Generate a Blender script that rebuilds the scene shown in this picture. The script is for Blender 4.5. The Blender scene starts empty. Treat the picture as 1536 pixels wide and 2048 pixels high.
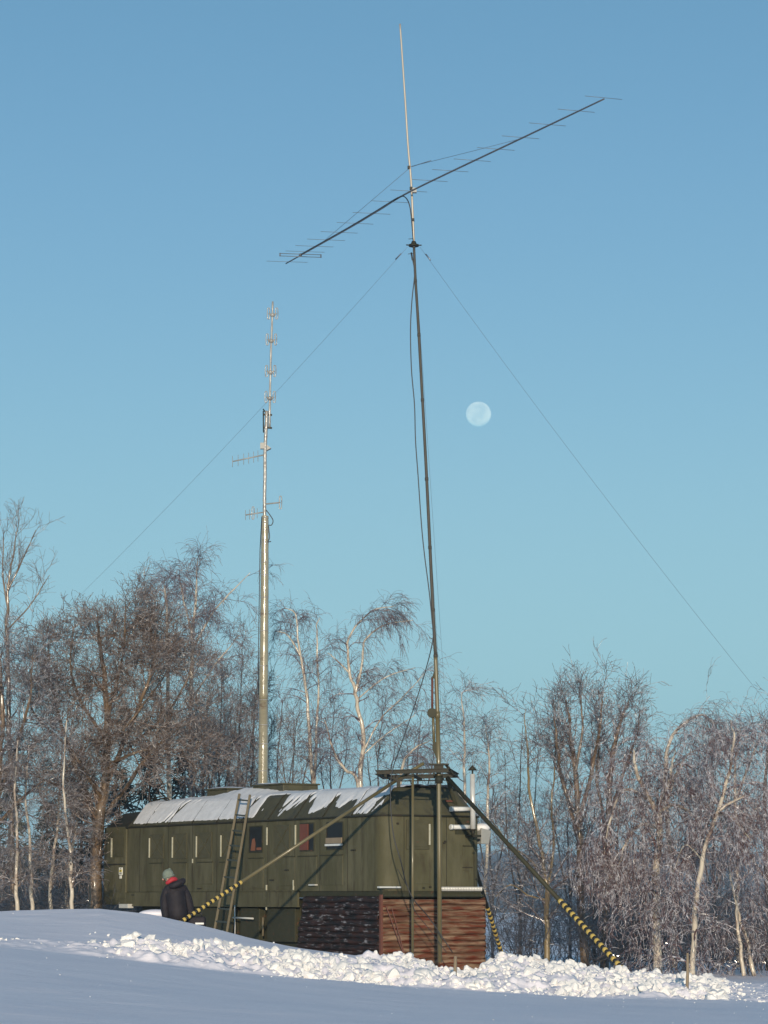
import bpy, bmesh, math, random
import numpy as np
from mathutils import Vector, Matrix
random.seed(7); RNG = np.random.default_rng(11)
S = bpy.context.scene; COL = S.collection
# ------------------------------------------------------------------ camera, sky, sun, exposure
F = 5552.0; PITCH = math.radians(7.906); EYE = 1.6          # focal length in photo pixels (1536x2048)
cd = bpy.data.cameras.new('camera'); cam = bpy.data.objects.new('camera', cd); COL.objects.link(cam)
cd.sensor_fit = 'VERTICAL'; cd.sensor_height = 24.0; cd.lens = F/2048*24.0
cd.clip_start = 0.5; cd.clip_end = 60000
cam.location = (0, 0, EYE); cam.rotation_euler = (math.pi/2+PITCH, 0, 0); S.camera = cam
S.view_settings.view_transform = 'Standard'; S.view_settings.look = 'None'
S.view_settings.exposure = 0.0; S.view_settings.gamma = 1.0
W = bpy.data.worlds.new('World'); S.world = W; W.use_nodes = True
wn = W.node_tree.nodes; wl = W.node_tree.links; bg = wn['Background']
sky = wn.new('ShaderNodeTexSky'); sky.sky_type = 'NISHITA'; sky.sun_disc = False
SUN_EL = math.radians(8.5)
sky.sun_elevation = SUN_EL; sky.sun_rotation = math.radians(180); sky.altitude = 300
sky.air_density = 1.0; sky.dust_density = 0.3; sky.ozone_density = 2.2
bg.inputs[1].default_value = 0.15
# clear winter air: the low band of the sky opposite the sun stays blue
tcw = wn.new('ShaderNodeTexCoord'); sxw = wn.new('ShaderNodeSeparateXYZ'); wl.new(tcw.outputs['Generated'], sxw.inputs[0])
mrw = wn.new('ShaderNodeMapRange'); mrw.inputs[1].default_value = 0.0; mrw.inputs[2].default_value = 0.5; wl.new(sxw.outputs[2], mrw.inputs[0])
rw = wn.new('ShaderNodeValToRGB'); wl.new(mrw.outputs[0], rw.inputs[0]); rw.color_ramp.interpolation = 'B_SPLINE'
SKY = [(0.0, (.27, .52, .60)), (.10, (.335, .62, .69)), (.22, (.325, .60, .71)), (.36, (.245, .50, .68)), (.50, (.185, .405, .62)), (.62, (.150, .352, .555)), (1.0, (.12, .29, .48))]
while len(rw.color_ramp.elements) < len(SKY): rw.color_ramp.elements.new(.5)
for e_, (p_, c_) in zip(rw.color_ramp.elements, SKY): e_.position = p_; e_.color = (*c_, 1)
sc_ = wn.new('ShaderNodeVectorMath'); sc_.operation = 'SCALE'; sc_.inputs['Scale'].default_value = 1/.15; wl.new(rw.outputs[0], sc_.inputs[0])
fw = wn.new('ShaderNodeMapRange'); fw.inputs[1].default_value = .38; fw.inputs[2].default_value = .75; fw.inputs[3].default_value = .97; fw.inputs[4].default_value = .15; wl.new(sxw.outputs[2], fw.inputs[0])
mw = wn.new('ShaderNodeMix'); mw.data_type = 'RGBA'; wl.new(fw.outputs[0], mw.inputs[0]); wl.new(sky.outputs[0], mw.inputs[6]); wl.new(sc_.outputs[0], mw.inputs[7]); wl.new(mw.outputs[2], bg.inputs[0])
sd = bpy.data.lights.new('sun', 'SUN'); sd.energy = 3.9; sd.angle = math.radians(0.53); sd.color = (1.0, 0.86, 0.68)
sun = bpy.data.objects.new('sun', sd); COL.objects.link(sun)
sun.rotation_euler = Vector((-0.012, 1.0, -math.tan(SUN_EL))).to_track_quat('-Z', 'Y').to_euler()

# ------------------------------------------------------------------ helpers
cp, sp = math.cos(PITCH), math.sin(PITCH)
def ray(px, py):
    x = (px-768)/F; y = (1024-py)/F
    return Vector((x, cp-y*sp, sp+y*cp))
def at(px, py, Y):
    d = ray(px, py); return Vector((0, 0, EYE)) + d*(Y/d.y)
A = Vector((at(764, 1780, 60).x, 60.0, 0.0))                 # near corner of the wagon
far = at(254, 1700, 70.7); du = Vector((far.x-A.x, far.y-A.y, 0)).normalized()
dw = Vector((du.y, -du.x, 0)); WROT = math.atan2(dw.y, dw.x)
LEN = math.hypot(far.x-A.x, far.y-A.y); WID = 2.58
def on_side(px, py, w=0.0):                                  # hit the plane parallel to the wagon's side: local (w, s, z)
    d = ray(px, py); o = Vector((0, 0, EYE)); P0 = A+dw*w
    t = (P0-o).dot(dw)/d.dot(dw); p = o+d*t
    return Vector((w, (p-A).dot(du), p.z))
def on_end(px, py, s=0.0):
    d = ray(px, py); o = Vector((0, 0, EYE)); P0 = A+du*s
    t = (P0-o).dot(du)/d.dot(du); p = o+d*t
    return Vector(((p-A).dot(dw), s, p.z))
def w2w(v): return A+dw*v[0]+du*v[1]+Vector((0, 0, v[2]))

def tag(o, label=None, cat=None, group=None, kind=None):
    if label: o['label'] = label
    if cat: o['category'] = cat
    if group: o['group'] = group
    if kind: o['kind'] = kind
    return o
def empty(name, loc, rz=0, **k):
    o = bpy.data.objects.new(name, None); COL.objects.link(o); o.location = loc; o.rotation_euler = (0, 0, rz)
    o.empty_display_size = 0.2
    return tag(o, **k)
def link(name, me, mats, parent=None):
    o = bpy.data.objects.new(name, me); COL.objects.link(o)
    for m in (mats if isinstance(mats, (list, tuple)) else [mats]): me.materials.append(m)
    if parent: o.parent = parent
    return o
class MB:
    def __init__(s): s.v = []; s.f = []; s.m = []; s.sm = []; s.st = []
    def add(s, vs, fs, mat=0, smooth=False):
        s.st.append((len(s.v), len(s.f))); b = len(s.v); s.v += [tuple(v) for v in vs]; s.f += [tuple(i+b for i in f) for f in fs]
        s.m += [mat]*len(fs); s.sm += [smooth]*len(fs); return s
    def box(s, c, d, mat=0, rot=None):
        vs = [Vector((x*d[0]/2, y*d[1]/2, z*d[2]/2)) for x in (-1, 1) for y in (-1, 1) for z in (-1, 1)]
        if rot is not None: vs = [rot @ v for v in vs]
        vs = [v+Vector(c) for v in vs]
        return s.add(vs, [(0, 1, 3, 2), (4, 6, 7, 5), (0, 4, 5, 1), (2, 3, 7, 6), (0, 2, 6, 4), (1, 5, 7, 3)], mat)
    def bx(s, lo, hi, mat=0):
        lo = Vector(lo); hi = Vector(hi); return s.box((lo+hi)/2, hi-lo, mat)
    def beam(s, a, b, w, h, mat=0):
        a = Vector(a); b = Vector(b); d = b-a; q = d.to_track_quat('Z', 'Y').to_matrix()
        return s.box((a+b)/2, (w, h, d.length), mat, q)
    def tube(s, pts, r, n=10, mat=0, caps=True, smooth=True):
        pts = [Vector(p) for p in pts]; m = len(pts)
        rs = r if isinstance(r, (list, tuple)) else [r]*m
        vs = []; fs = []; ref = None
        for i, p in enumerate(pts):
            t = (pts[min(i+1, m-1)]-pts[max(i-1, 0)])
            t = t.normalized() if t.length > 1e-9 else Vector((0, 0, 1))
            if ref is None: ref = t.orthogonal().normalized()
            ref = (ref-t*ref.dot(t)); ref = ref.normalized() if ref.length > 1e-6 else t.orthogonal().normalized()
            bt = t.cross(ref)
            for k in range(n):
                a = 2*math.pi*k/n; vs.append(p+(ref*math.cos(a)+bt*math.sin(a))*rs[i])
        for i in range(m-1):
            for k in range(n):
                k2 = (k+1) % n; fs.append((i*n+k, i*n+k2, (i+1)*n+k2, (i+1)*n+k))
        s.add(vs, fs, mat, smooth)
        if caps:
            b = len(s.v)-m*n
            s.f += [tuple(b+k for k in reversed(range(n))), tuple(b+(m-1)*n+k for k in range(n))]; s.m += [mat]*2; s.sm += [False]*2
        return s
    def ball(s, c, r, mat=0, n=10, sc=(1, 1, 1), rot=None):
        vs = []; fs = []; m = max(4, n//2+1)
        for i in range(m+1):
            th = math.pi*i/m
            for k in range(n):
                a = 2*math.pi*k/n
                v = Vector((math.sin(th)*math.cos(a)*sc[0], math.sin(th)*math.sin(a)*sc[1], math.cos(th)*sc[2]))*r
                if rot is not None: v = rot @ v
                vs.append(v+Vector(c))
        for i in range(m):
            for k in range(n):
                k2 = (k+1) % n; fs.append((i*n+k, (i+1)*n+k, (i+1)*n+k2, i*n+k2))
        return s.add(vs, fs, mat, True)
    def grid(s, P, mat=0, smooth=True):                       # P[i][j] vectors
        n, m = len(P), len(P[0]); fs = []
        for i in range(n-1):
            for j in range(m-1): fs.append((i*m+j, (i+1)*m+j, (i+1)*m+j+1, i*m+j+1))
        return s.add([v for row in P for v in row], fs, mat, smooth)
    def each(s, name, mats, parent=None, bevel=0):            # every piece its own object
        st = s.st+[(len(s.v), len(s.f))]; out = []
        for (a, fa), (b, fb) in zip(st[:-1], st[1:]):
            q = MB(); q.v = s.v[a:b]; q.f = [tuple(i-a for i in f) for f in s.f[fa:fb]]; q.m = s.m[fa:fb]; q.sm = s.sm[fa:fb]; out.append(q.build(name, mats, parent, bevel))
        return out
    def build(s, name, mats, parent=None, bevel=0):
        me = bpy.data.meshes.new(name); me.from_pydata(s.v, [], s.f); me.update()
        me.polygons.foreach_set('material_index', s.m); me.polygons.foreach_set('use_smooth', s.sm)
        o = link(name, me, mats, parent)
        if bevel:
            b = o.modifiers.new('bevel', 'BEVEL'); b.width = bevel; b.segments = 2; b.limit_method = 'ANGLE'
        return o
def np_mesh(name, V, Q, smooth=False):                        # V (n,3), Q (m,4) or (m,3)
    me = bpy.data.meshes.new(name); k = Q.shape[1]
    me.vertices.add(len(V)); me.vertices.foreach_set('co', V.astype(np.float32).ravel())
    me.loops.add(Q.size); me.loops.foreach_set('vertex_index', Q.astype(np.int32).ravel())
    me.polygons.add(len(Q)); me.polygons.foreach_set('loop_start', np.arange(0, Q.size, k, dtype=np.int32))
    me.update(calc_edges=True); me.validate()
    me.polygons.foreach_set('use_smooth', np.full(len(me.polygons), smooth)); return me
def hsh(ix, iy, seed):
    n = (ix*374761393 + iy*668265263 + seed*1442695041) & 0xffffffff
    n = ((n ^ (n >> 13))*1274126177) & 0xffffffff
    return ((n ^ (n >> 16)) & 0xffff)/65535.0
def vnoise(x, y, seed=0):
    x = np.asarray(x, float); y = np.asarray(y, float)
    ix = np.floor(x).astype(np.int64); iy = np.floor(y).astype(np.int64); fx = x-ix; fy = y-iy
    fx = fx*fx*(3-2*fx); fy = fy*fy*(3-2*fy)
    return (hsh(ix, iy, seed)*(1-fx)+hsh(ix+1, iy, seed)*fx)*(1-fy)+(hsh(ix, iy+1, seed)*(1-fx)+hsh(ix+1, iy+1, seed)*fx)*fy
def fbm(x, y, seed=0, o=4):
    s = 0; a = .5
    for i in range(o): s = s+a*vnoise(x, y, seed+i*17); x = x*2.03; y = y*2.03; a *= .5
    return s

# ------------------------------------------------------------------ materials
def mat(name, col, rough=.6, metal=0.0, spec=.5, c2=None, scale=4.0, amt=.5, bump=0.0, bscale=30.0, coat=0.0, stretch=(1, 1, 1), lo=.4, hi=.65, c3=None, s3=12.0, lo3=.6, hi3=.72, detail=8):
    m = bpy.data.materials.new(name); m.use_nodes = True; nt = m.node_tree; n = nt.nodes; l = nt.links
    b = n['Principled BSDF']; b.inputs['Base Color'].default_value = (*col, 1); b.inputs['Roughness'].default_value = rough
    b.inputs['Metallic'].default_value = metal; b.inputs['Specular IOR Level'].default_value = spec
    b.inputs['Coat Weight'].default_value = coat; b.inputs['Coat Roughness'].default_value = .12
    tc = n.new('ShaderNodeTexCoord'); mp = n.new('ShaderNodeMapping'); mp.inputs['Scale'].default_value = stretch
    l.new(tc.outputs['Object'], mp.inputs[0])
    def noise(sc, d=detail, r=.6):
        t = n.new('ShaderNodeTexNoise'); t.inputs['Scale'].default_value = sc; t.inputs['Detail'].default_value = d
        t.inputs['Roughness'].default_value = r; l.new(mp.outputs[0], t.inputs['Vector']); return t
    out = None
    if c2:
        t = noise(scale); rp = n.new('ShaderNodeMapRange'); rp.inputs[1].default_value = lo; rp.inputs[2].default_value = hi; rp.inputs[4].default_value = amt
        l.new(t.outputs[0], rp.inputs[0]); mx = n.new('ShaderNodeMix'); mx.data_type = 'RGBA'
        mx.inputs[6].default_value = (*col, 1); mx.inputs[7].default_value = (*c2, 1); l.new(rp.outputs[0], mx.inputs[0]); out = mx.outputs[2]
    if c3:
        t = noise(s3); rp = n.new('ShaderNodeMapRange'); rp.inputs[1].default_value = lo3; rp.inputs[2].default_value = hi3
        l.new(t.outputs[0], rp.inputs[0]); mx = n.new('ShaderNodeMix'); mx.data_type = 'RGBA'
        l.new(out, mx.inputs[6]); mx.inputs[7].default_value = (*c3, 1); l.new(rp.outputs[0], mx.inputs[0]); out = mx.outputs[2]
    if out: l.new(out, b.inputs['Base Color'])
    if bump:
        t = noise(bscale, 6); bp = n.new('ShaderNodeBump'); bp.inputs['Strength'].default_value = bump; bp.inputs['Distance'].default_value = .02
        l.new(t.outputs[0], bp.inputs['Height']); l.new(bp.outputs[0], b.inputs['Normal'])
    return m
M = {}
M['snow'] = mat('snow', (.89, .835, .855), .55, c2=(.81, .765, .80), scale=.7, bump=.9, bscale=5, spec=.3, stretch=(.5, 1.2, 1))
M['chunk'] = mat('broken_snow', (.83, .80, .755), .6, c2=(.74, .72, .70), scale=3, bump=.5, bscale=40, spec=.3, c3=(.60, .60, .60), s3=7, lo3=.62, hi3=.75)
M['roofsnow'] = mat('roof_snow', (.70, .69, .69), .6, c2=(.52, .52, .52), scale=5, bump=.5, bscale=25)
M['olive'] = mat('olive_paint', (.078, .072, .038), .6, spec=.15, c2=(.125, .114, .068), scale=2.4, amt=.9, bump=.35, bscale=3, c3=(.055, .045, .026), s3=5.5, stretch=(1, 1, .28), lo=.42, hi=.68, lo3=.52, hi3=.72)
M['olive2'] = mat('olive_panel', (.066, .060, .032), .55, spec=.22, c2=(.10, .09, .050), scale=4, bump=.1, bscale=8, c3=(.10, .05, .03), s3=9, lo3=.62, hi3=.72)
M['olive_roof'] = mat('olive_roof_paint', (.065, .060, .034), .5, spec=.22, c2=(.10, .092, .052), scale=2.5, bump=.25, bscale=5, c3=(.05, .048, .034), s3=6, lo3=.5, hi3=.66)
M['olive_dark'] = mat('dark_olive_steel', (.036, .036, .020), .6, spec=.2, c2=(.055, .05, .028), scale=6, c3=(.10, .045, .025), s3=10)
M['seam'] = mat('seam_dark', (.025, .027, .018), .6, spec=.2, c2=(.05, .03, .02), scale=8)
M['rust'] = mat('rusty_sheet', (.105, .052, .030), .7, spec=.15, c2=(.27, .18, .112), scale=1.5, amt=1, bump=.6, bscale=12, c3=(.13, .034, .017), s3=2.4, stretch=(1, 1, 7.8), lo3=.48, hi3=.60)
M['tarred'] = mat('tarred_sheet', (.012, .011, .011), .5, spec=.2, c2=(.05, .022, .016), scale=2.2, amt=1, bump=.7, bscale=20, c3=(.30, .29, .30), s3=3.0, stretch=(1.5, 1.5, 6), lo3=.57, hi3=.70)
M['rustpaint'] = mat('red_rust', (.13, .042, .025), .7, c2=(.07, .032, .022), scale=9, bump=.2)
M['galv'] = mat('galvanised', (.66, .64, .58), .3, metal=.25, c2=(.50, .48, .43), scale=6)
M['lightmetal'] = mat('pale_strip', (.46, .44, .33), .4, c2=(.26, .25, .18), scale=20)
M['mastgreen'] = mat('mast_olive', (.12, .098, .042), .38, c2=(.17, .135, .065), scale=3, coat=.25, stretch=(1, 1, .3))
M['mastdark'] = mat('mast_dark_section', (.060, .055, .045), .55, spec=.25, c2=(.085, .075, .06), scale=3)
M['masttan'] = mat('mast_bare_tan', (.42, .36, .28), .35, c2=(.34, .29, .23), scale=2, metal=.2)
M['alu'] = mat('dull_aluminium', (.11, .11, .12), .4, metal=.3, c2=(.16, .15, .15), scale=2)
M['thin'] = mat('element_rod', (.14, .15, .17), .4, metal=.2)
M['black'] = mat('black_rubber', (.012, .013, .016), .4)
M['wire'] = mat('steel_wire', (.20, .24, .29), .4, metal=.5)
M['tower'] = mat('iced_tower_tube', (.30, .265, .17), .16, c2=(.22, .19, .12), scale=2.5, bump=.9, bscale=7, coat=1.0, stretch=(1, 1, 2.4), c3=(.16, .10, .06), s3=1.6, lo3=.60, hi3=.7)
M['iced'] = mat('iced_steel', (.27, .255, .225), .35, c2=(.40, .40, .39), scale=5, coat=.35, bump=.4, bscale=18, c3=(.14, .11, .09), s3=6, lo3=.55, hi3=.65)
M['yellow'] = mat('yellow_stripe', (.52, .37, .085), .6, c2=(.30, .21, .07), scale=9, c3=(.5, .48, .42), s3=16, lo3=.62, hi3=.7)
M['blackpaint'] = mat('black_stripe', (.012, .012, .012), .6)
M['glass'] = mat('dark_glass', (.010, .010, .010), .35, spec=.25)
M['orange'] = mat('orange_curtain', (.20, .075, .035), .7, c2=(.18, .07, .04), scale=6)
M['redboard'] = mat('red_shutter', (.15, .042, .022), .6, c2=(.09, .03, .018), scale=6)
M['white'] = mat('white_paint', (.66, .66, .62), .4, c2=(.5, .48, .44), scale=8)
M['notice'] = mat('notice_white', (.78, .76, .66), .4)
M['noticeyellow'] = mat('notice_yellow', (.65, .52, .08), .4)
M['vent'] = mat('grey_vent', (.30, .30, .27), .5, c2=(.24, .24, .22), scale=6)
M['wood'] = mat('grey_wood', (.26, .20, .13), .7, c2=(.18, .13, .08), scale=6, stretch=(1, 1, .2))
M['ladder'] = mat('ladder_olive_wood', (.17, .135, .08), .55, c2=(.11, .09, .05), scale=6, stretch=(1, 1, .3))
M['rung'] = mat('ladder_rung', (.04, .045, .035), .5)

# ------------------------------------------------------------------ ground
XS = [-400, 0, 100, 200, 300, 400, 500, 600, 700, 790, 900, 955, 1000, 1100, 1200, 1300, 1400, 1536, 1900]
CR = [1824, 1823, 1819, 1817, 1829, 1851, 1875, 1895, 1909, 1925, 1944, 1950, 1928, 1934, 1946, 1957, 1964, 1968, 1972]   # crest line as seen, at 54 m
XF = [-400, 0, 150, 500, 800, 1200, 1536, 1900]
YF = [1888, 1893, 1908, 1946, 1972, 1994, 2004, 2010]           # near edge of the broken snow, at 46 m
XU = [-400, 0, 100, 300, 450, 560, 700, 790, 1900]
YU = [1880, 1880, 1884, 1892, 1903, 1912, 1917, 1920, 1900]
def zpx(py, Y): return EYE+(np.tan(PITCH+np.arctan((1024-py)/F)))*Y
def band_up(px):
    yf = np.interp(px, XF, YF); c = np.interp(px, XS, CR); yu = np.interp(px, XU, YU)
    return 46+8*np.clip((yf-yu)/(yf-c), 0, 1.05)
def ground_z(x, y, lumps=True):
    x = np.asarray(x, float); y = np.asarray(y, float); yy = np.maximum(y, 22)
    px = 768+F*x/yy*1.009
    zf = zpx(np.interp(px, XF, YF), 46.0); zc = zpx(np.interp(px, XS, CR), 54.0)
    z0 = .05+0*x
    b1 = np.interp(px, [0, 200, 400, 600, 800, 1536], [.70, .66, .50, .2, .0, -.15])      # just behind the crest
    b2 = np.interp(px, [0, 300, 600, 1536], [.30, .2, .0, -.25])
    z = np.where(y < 46, z0+(zf-z0)*np.clip((y-22)/24, 0, 1)**1.1, 0)
    t = np.clip((y-46)/8, 0, 1); z = np.where((y >= 46) & (y < 54), zf+(zc-zf)*t, z)
    t = np.clip((y-54)/4.5, 0, 1); ts = t*t*(3-2*t); z = np.where((y >= 54) & (y < 58.5), zc+(b1-zc)*ts, z)
    t = np.clip((y-58.5)/14, 0, 1); z = np.where((y >= 58.5) & (y < 100), b1+(b2-b1)*t - .02*np.clip(y-78, 0, 99), z)
    t = np.clip((y-100)/250, 0, 1); z = np.where(y >= 100, b2-.44-2.4*t**.8-(y-350).clip(0, 900)*.004, z)
    near = np.clip((90-y)/20, 0, 1)
    z = z+(fbm(x*.22, y*.18, 3, 3)-.44)*.10*near*np.clip((y-2)/30, .3, 1)
    z = z+(fbm(x*.9, y*1.6, 41, 3)-.44)*.035*(y < 62)
    if lumps:
        bu = band_up(px); e = .7*(fbm(x*.9, y*.9, 5, 3)-.45)
        inb = np.interp(px, [0, 120, 300, 1380, 1480], [.12, .3, 1, 1, .3])*np.clip((y-46-e*1.5)/.5, 0, 1)*np.clip((bu+.3+e*1.5-y)/.6, 0, 1)*(y > 44)*(y < 57)
        z = z+inb*((fbm(x*1.6, y*1.6, 9, 4)-.34)*.40+(fbm(x*7, y*7, 29, 3)-.45)*.24)
    return z
def gz(x, y): return float(ground_z(np.array([x]), np.array([y]))[0])
ys = np.concatenate([np.linspace(-50, 20, 15), np.linspace(21, 44, 70), np.linspace(44.1, 58.5, 240), np.linspace(59, 90, 60), np.geomspace(92, 4000, 60)])
ua = np.concatenate([np.linspace(-3, -.16, 26), np.linspace(-.155, .155, 420), np.linspace(.16, 3, 26)])
vy = ys-0
gx = np.where(ys[:, None] > 20, ua[None, :]*ys[:, None], ua[None, :]*(20+np.abs(ys[:, None]-20)*.4)); gy = np.repeat(ys[:, None], len(ua), 1)
gzv = ground_z(gx, gy)
V = np.stack([gx, gy, gzv], -1).reshape(-1, 3); n, m_ = gx.shape
ii, jj = np.meshgrid(np.arange(n-1), np.arange(m_-1), indexing='ij'); a = (ii*m_+jj).ravel()
Q = np.stack([a, a+1, a+m_+1, a+m_], -1)
tag(link('snow_ground', np_mesh('snow_ground', V, Q, True), M['snow']), kind='structure')
# distant wooded hills
M['hill'] = mat('far_wood_hill', (.040, .048, .055), .9, c2=(.10, .11, .12), scale=.05, spec=.1, stretch=(1, 1, 3))
hx = np.linspace(-2600, 2600, 300); hyv = np.linspace(1500, 2600, 14)
HX, HY = np.meshgrid(hx, hyv, indexing='ij')
HZ = -6+np.sin((HY-1500)/1100*np.pi*.5)*(34+26*(fbm(HX*.0016, HY*.001, 4, 4)-.4)*2+5*fbm(HX*.03, HY*.01, 8, 2))
V = np.stack([HX, HY, HZ], -1).reshape(-1, 3); n, m_ = HX.shape
ii, jj = np.meshgrid(np.arange(n-1), np.arange(m_-1), indexing='ij'); a = (ii*m_+jj).ravel(); Q = np.stack([a, a+m_, a+m_+1, a+1], -1)
tag(link('hills', np_mesh('hills', V, Q, True), M['hill']), kind='structure')

# broken snow
def chunk_variants(k, rng):
    out = []
    for i in range(k):
        bm = bmesh.new()
        sc = np.array([1, rng.uniform(.6, 1), rng.uniform(.4, .85)])
        p = rng.uniform(-1, 1, (22, 3)); nn = (np.abs(p)**3.0).sum(1)**(1/3.0); p = p/nn[:, None]*rng.uniform(.8, 1.05, (22, 1))*sc
        for q in p: bm.verts.new(q)
        r = bmesh.ops.convex_hull(bm, input=bm.verts[:])
        bmesh.ops.delete(bm, geom=list({g for g in r['geom_interior']+r['geom_unused'] if isinstance(g, bmesh.types.BMVert)}), context='VERTS')
        bmesh.ops.triangulate(bm, faces=bm.faces[:]); bm.verts.index_update()
        out.append((np.array([v.co[:] for v in bm.verts]), np.array([[v.index for v in f.verts] for f in bm.faces]))); bm.free()
    return out
CV = chunk_variants(26, RNG)
for i_ in range(22):                                          # rounder lumps
    bm = bmesh.new(); bmesh.ops.create_icosphere(bm, subdivisions=2, radius=1); bm.verts.ensure_lookup_table()
    p_ = np.array([v.co[:] for v in bm.verts]); o_ = RNG.uniform(0, 50)
    k_ = .62+.55*fbm(p_[:, 0]*1.5+o_+p_[:, 2], p_[:, 1]*1.5+p_[:, 2]*.7+o_, 5, 3)+.20*(fbm(p_[:, 0]*5+o_, p_[:, 1]*5+p_[:, 2]*4, 9, 2)-.4); p_ = p_*k_[:, None]*np.array([1, RNG.uniform(.65, 1), RNG.uniform(.45, .8)])
    CV.append((p_, np.array([[v.index for v in f.verts] for f in bm.faces]))); bm.free()
def rotm(rng):
    q = rng.normal(size=4); q /= np.linalg.norm(q); w, x, y, z = q
    return np.array([[1-2*(y*y+z*z), 2*(x*y-z*w), 2*(x*z+y*w)], [2*(x*y+z*w), 1-2*(x*x+z*z), 2*(y*z-x*w)], [2*(x*z-y*w), 2*(y*z+x*w), 1-2*(x*x+y*y)]])
Vs = []; Qs = []; base = 0; cnt = 0
N = 72000; pxs = RNG.uniform(-120, 1660, N); Ys = RNG.uniform(44.3, 57, N); us = RNG.uniform(0, 1, N)
bu = band_up(pxs); xs = (pxs-768)/F*Ys/1.009
ed = 2.6*(fbm(xs*.45, Ys*.6, 21, 4)-.42)
fe = np.interp(pxs, [-100, 100, 200, 250, 330, 1660], [.9, .7, .55, .2, 0, 0])+ed*.7
lead = np.clip((bu+.1+ed*.4-Ys)/.4, 0, 1)*np.clip((Ys-45.9-fe)/.4, 0, 1)
lead = np.maximum(lead, .6*np.exp(-((Ys-46.25-(pxs-250)*.0022)/.10)**2)*(pxs > 135)*(pxs < 420))
taper = np.interp(pxs, [-100, 60, 110, 200, 260, 330, 1400, 1450, 1500, 1540, 1660], [.08, .14, .3, .45, .9, 1, 1, .4, .12, .12, .3])
clump = np.clip((fbm(xs*.8, Ys*1.0, 33, 4)-.36)*4.5, .14, .78)
Ys[:700] = RNG.uniform(34, 46, 700); bu = band_up(pxs); xs = (pxs-768)/F*Ys/1.009
dens = np.clip(lead*taper*clump, 0, 1)*(np.arange(N) >= 700)+.10*(np.arange(N) < 700)+.004*(Ys < 47)*(Ys > 44.5)+.02*(Ys > 53.3)*(Ys < 54.4)+.30*np.exp(-((pxs-430)/45)**2-((Ys-50.2)/.25)**2)+.22*np.exp(-((pxs-520)/40)**2-((Ys-48.6)/.3)**2)+.2*np.exp(-((pxs-250)/60)**2-((Ys-49.4)/.2)**2)
bf = band_up(pxs); sel = us < dens; gzs = ground_z(xs, Ys)
for i in np.where(sel)[0]:
    v, q = CV[RNG.integers(26) if RNG.uniform() < .7 else 26+RNG.integers(22)]
    r = .0105/(RNG.uniform(.06, 1.0)**1.0); r = min(r, .125)*RNG.uniform(.8, 1.2)*(1 if lead[i] > .4 else .6)
    if Ys[i] > 53.2 and pxs[i] < 760: r *= .4
    if taper[i] < .42: r = min(r*.6, .05)
    if i < 700: r = .005+.006*RNG.uniform()  # near specks: tiny crumbs added to imitate sparkle on the smooth snow
    P = (v*r) @ rotm(RNG).T + np.array([xs[i], Ys[i], gzs[i]+r*RNG.uniform(-.45, .25)])
    Vs.append(P); Qs.append(q+base); base += len(P); cnt += 1
tag(link('broken_snow', np_mesh('broken_snow', np.concatenate(Vs), np.concatenate(Qs)), M['chunk']), kind='stuff', label='band of broken snow lumps ploughed across the smooth snow field')
def snow_block(px, py, Y, r, label, sc=(1, 1, 1)):
    v, q = CV[26+RNG.integers(22)]; bm = bmesh.new()
    vs = [bm.verts.new(p*r*np.array(sc)) for p in v]
    for f in q: bm.faces.new([vs[k] for k in f])
    r_ = bmesh.ops.subdivide_edges(bm, edges=bm.edges[:], cuts=1, use_grid_fill=True)
    for v_ in bm.verts: v_.co *= 1+.10*(float(fbm(np.array([v_.co.x*9/r*.2]), np.array([v_.co.y*9/r*.2+v_.co.z*7/r*.2]), 3, 3)[0])-.45)*2
    for f_ in bm.faces: f_.smooth = True
    me = bpy.data.meshes.new('snow_block'); bm.to_mesh(me); bm.free()
    o = link('snow_block', me, M['chunk']); p = at(px, py, Y); o.location = p; o.rotation_euler = (RNG.uniform(-.4, .4), RNG.uniform(-.4, .4), RNG.uniform(0, 6))
    tag(o, label, 'snow block', 'large snow blocks in the broken snow')
snow_block(852, 1950, 49.0, .27, 'largest rounded snow slab, in the band below the two upright poles', (1.1, 1, .7))
snow_block(640, 1931, 50.0, .20, 'large snow block on the band below the black corrugated sheet')
snow_block(962, 1958, 48.2, .22, 'big pale snow block below the corner of the rusty sheet')
snow_block(1017, 1915, 53.5, .14, 'pointed snow block just right of the rusty corner, before the rear leg')
snow_block(446, 1893, 49.5, .07, 'small lone snow lump on the smooth slope left of the band')
snow_block(1080, 2003, 45.6, .08, 'small lone snow cube lying in front of the band on the right')
snow_block(300, 1900, 47.2, .15, 'snow block with brownish side near the left end of the band')
snow_block(1160, 1952, 50.5, .2, 'big snow block on the band left of the foot of the striped right leg')

# ------------------------------------------------------------------ wagon
wag = empty('wagon', A, WROT, label='long olive green wagon with snow on its roof, standing behind the smooth bank', cat='wagon')
ZB, ZE, ZT = 1.74, 3.35, 3.97
LEN2 = LEN
def rloop(w0, w1, s0, s1, r, z, n=7):
    pts = []; q = .03; r_ = r
    for (cx, cy, a0, r) in ((w1-r, s0+r, -90, r), (w1-q, s1-q, 0, q), (w0+q, s1-q, 90, q), (w0+r, s0+r, 180, r)):
        for k in range(n+1):
            a = math.radians(a0+90*k/n); pts.append(Vector((cx+r*math.cos(a), cy+r*math.sin(a), z)))
    return pts
def loft(mb, loops, cap=True, mat=0, smooth=False):
    n = len(loops[0]); b = [p for L in loops for p in L]; fs = []
    for i in range(len(loops)-1):
        for k in range(n): k2 = (k+1) % n; fs.append((i*n+k, i*n+k2, (i+1)*n+k2, (i+1)*n+k))
    if cap: fs.append(tuple((len(loops)-1)*n+k for k in range(n)))
    mb.add(b, fs, mat, smooth)
RC = .30
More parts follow.
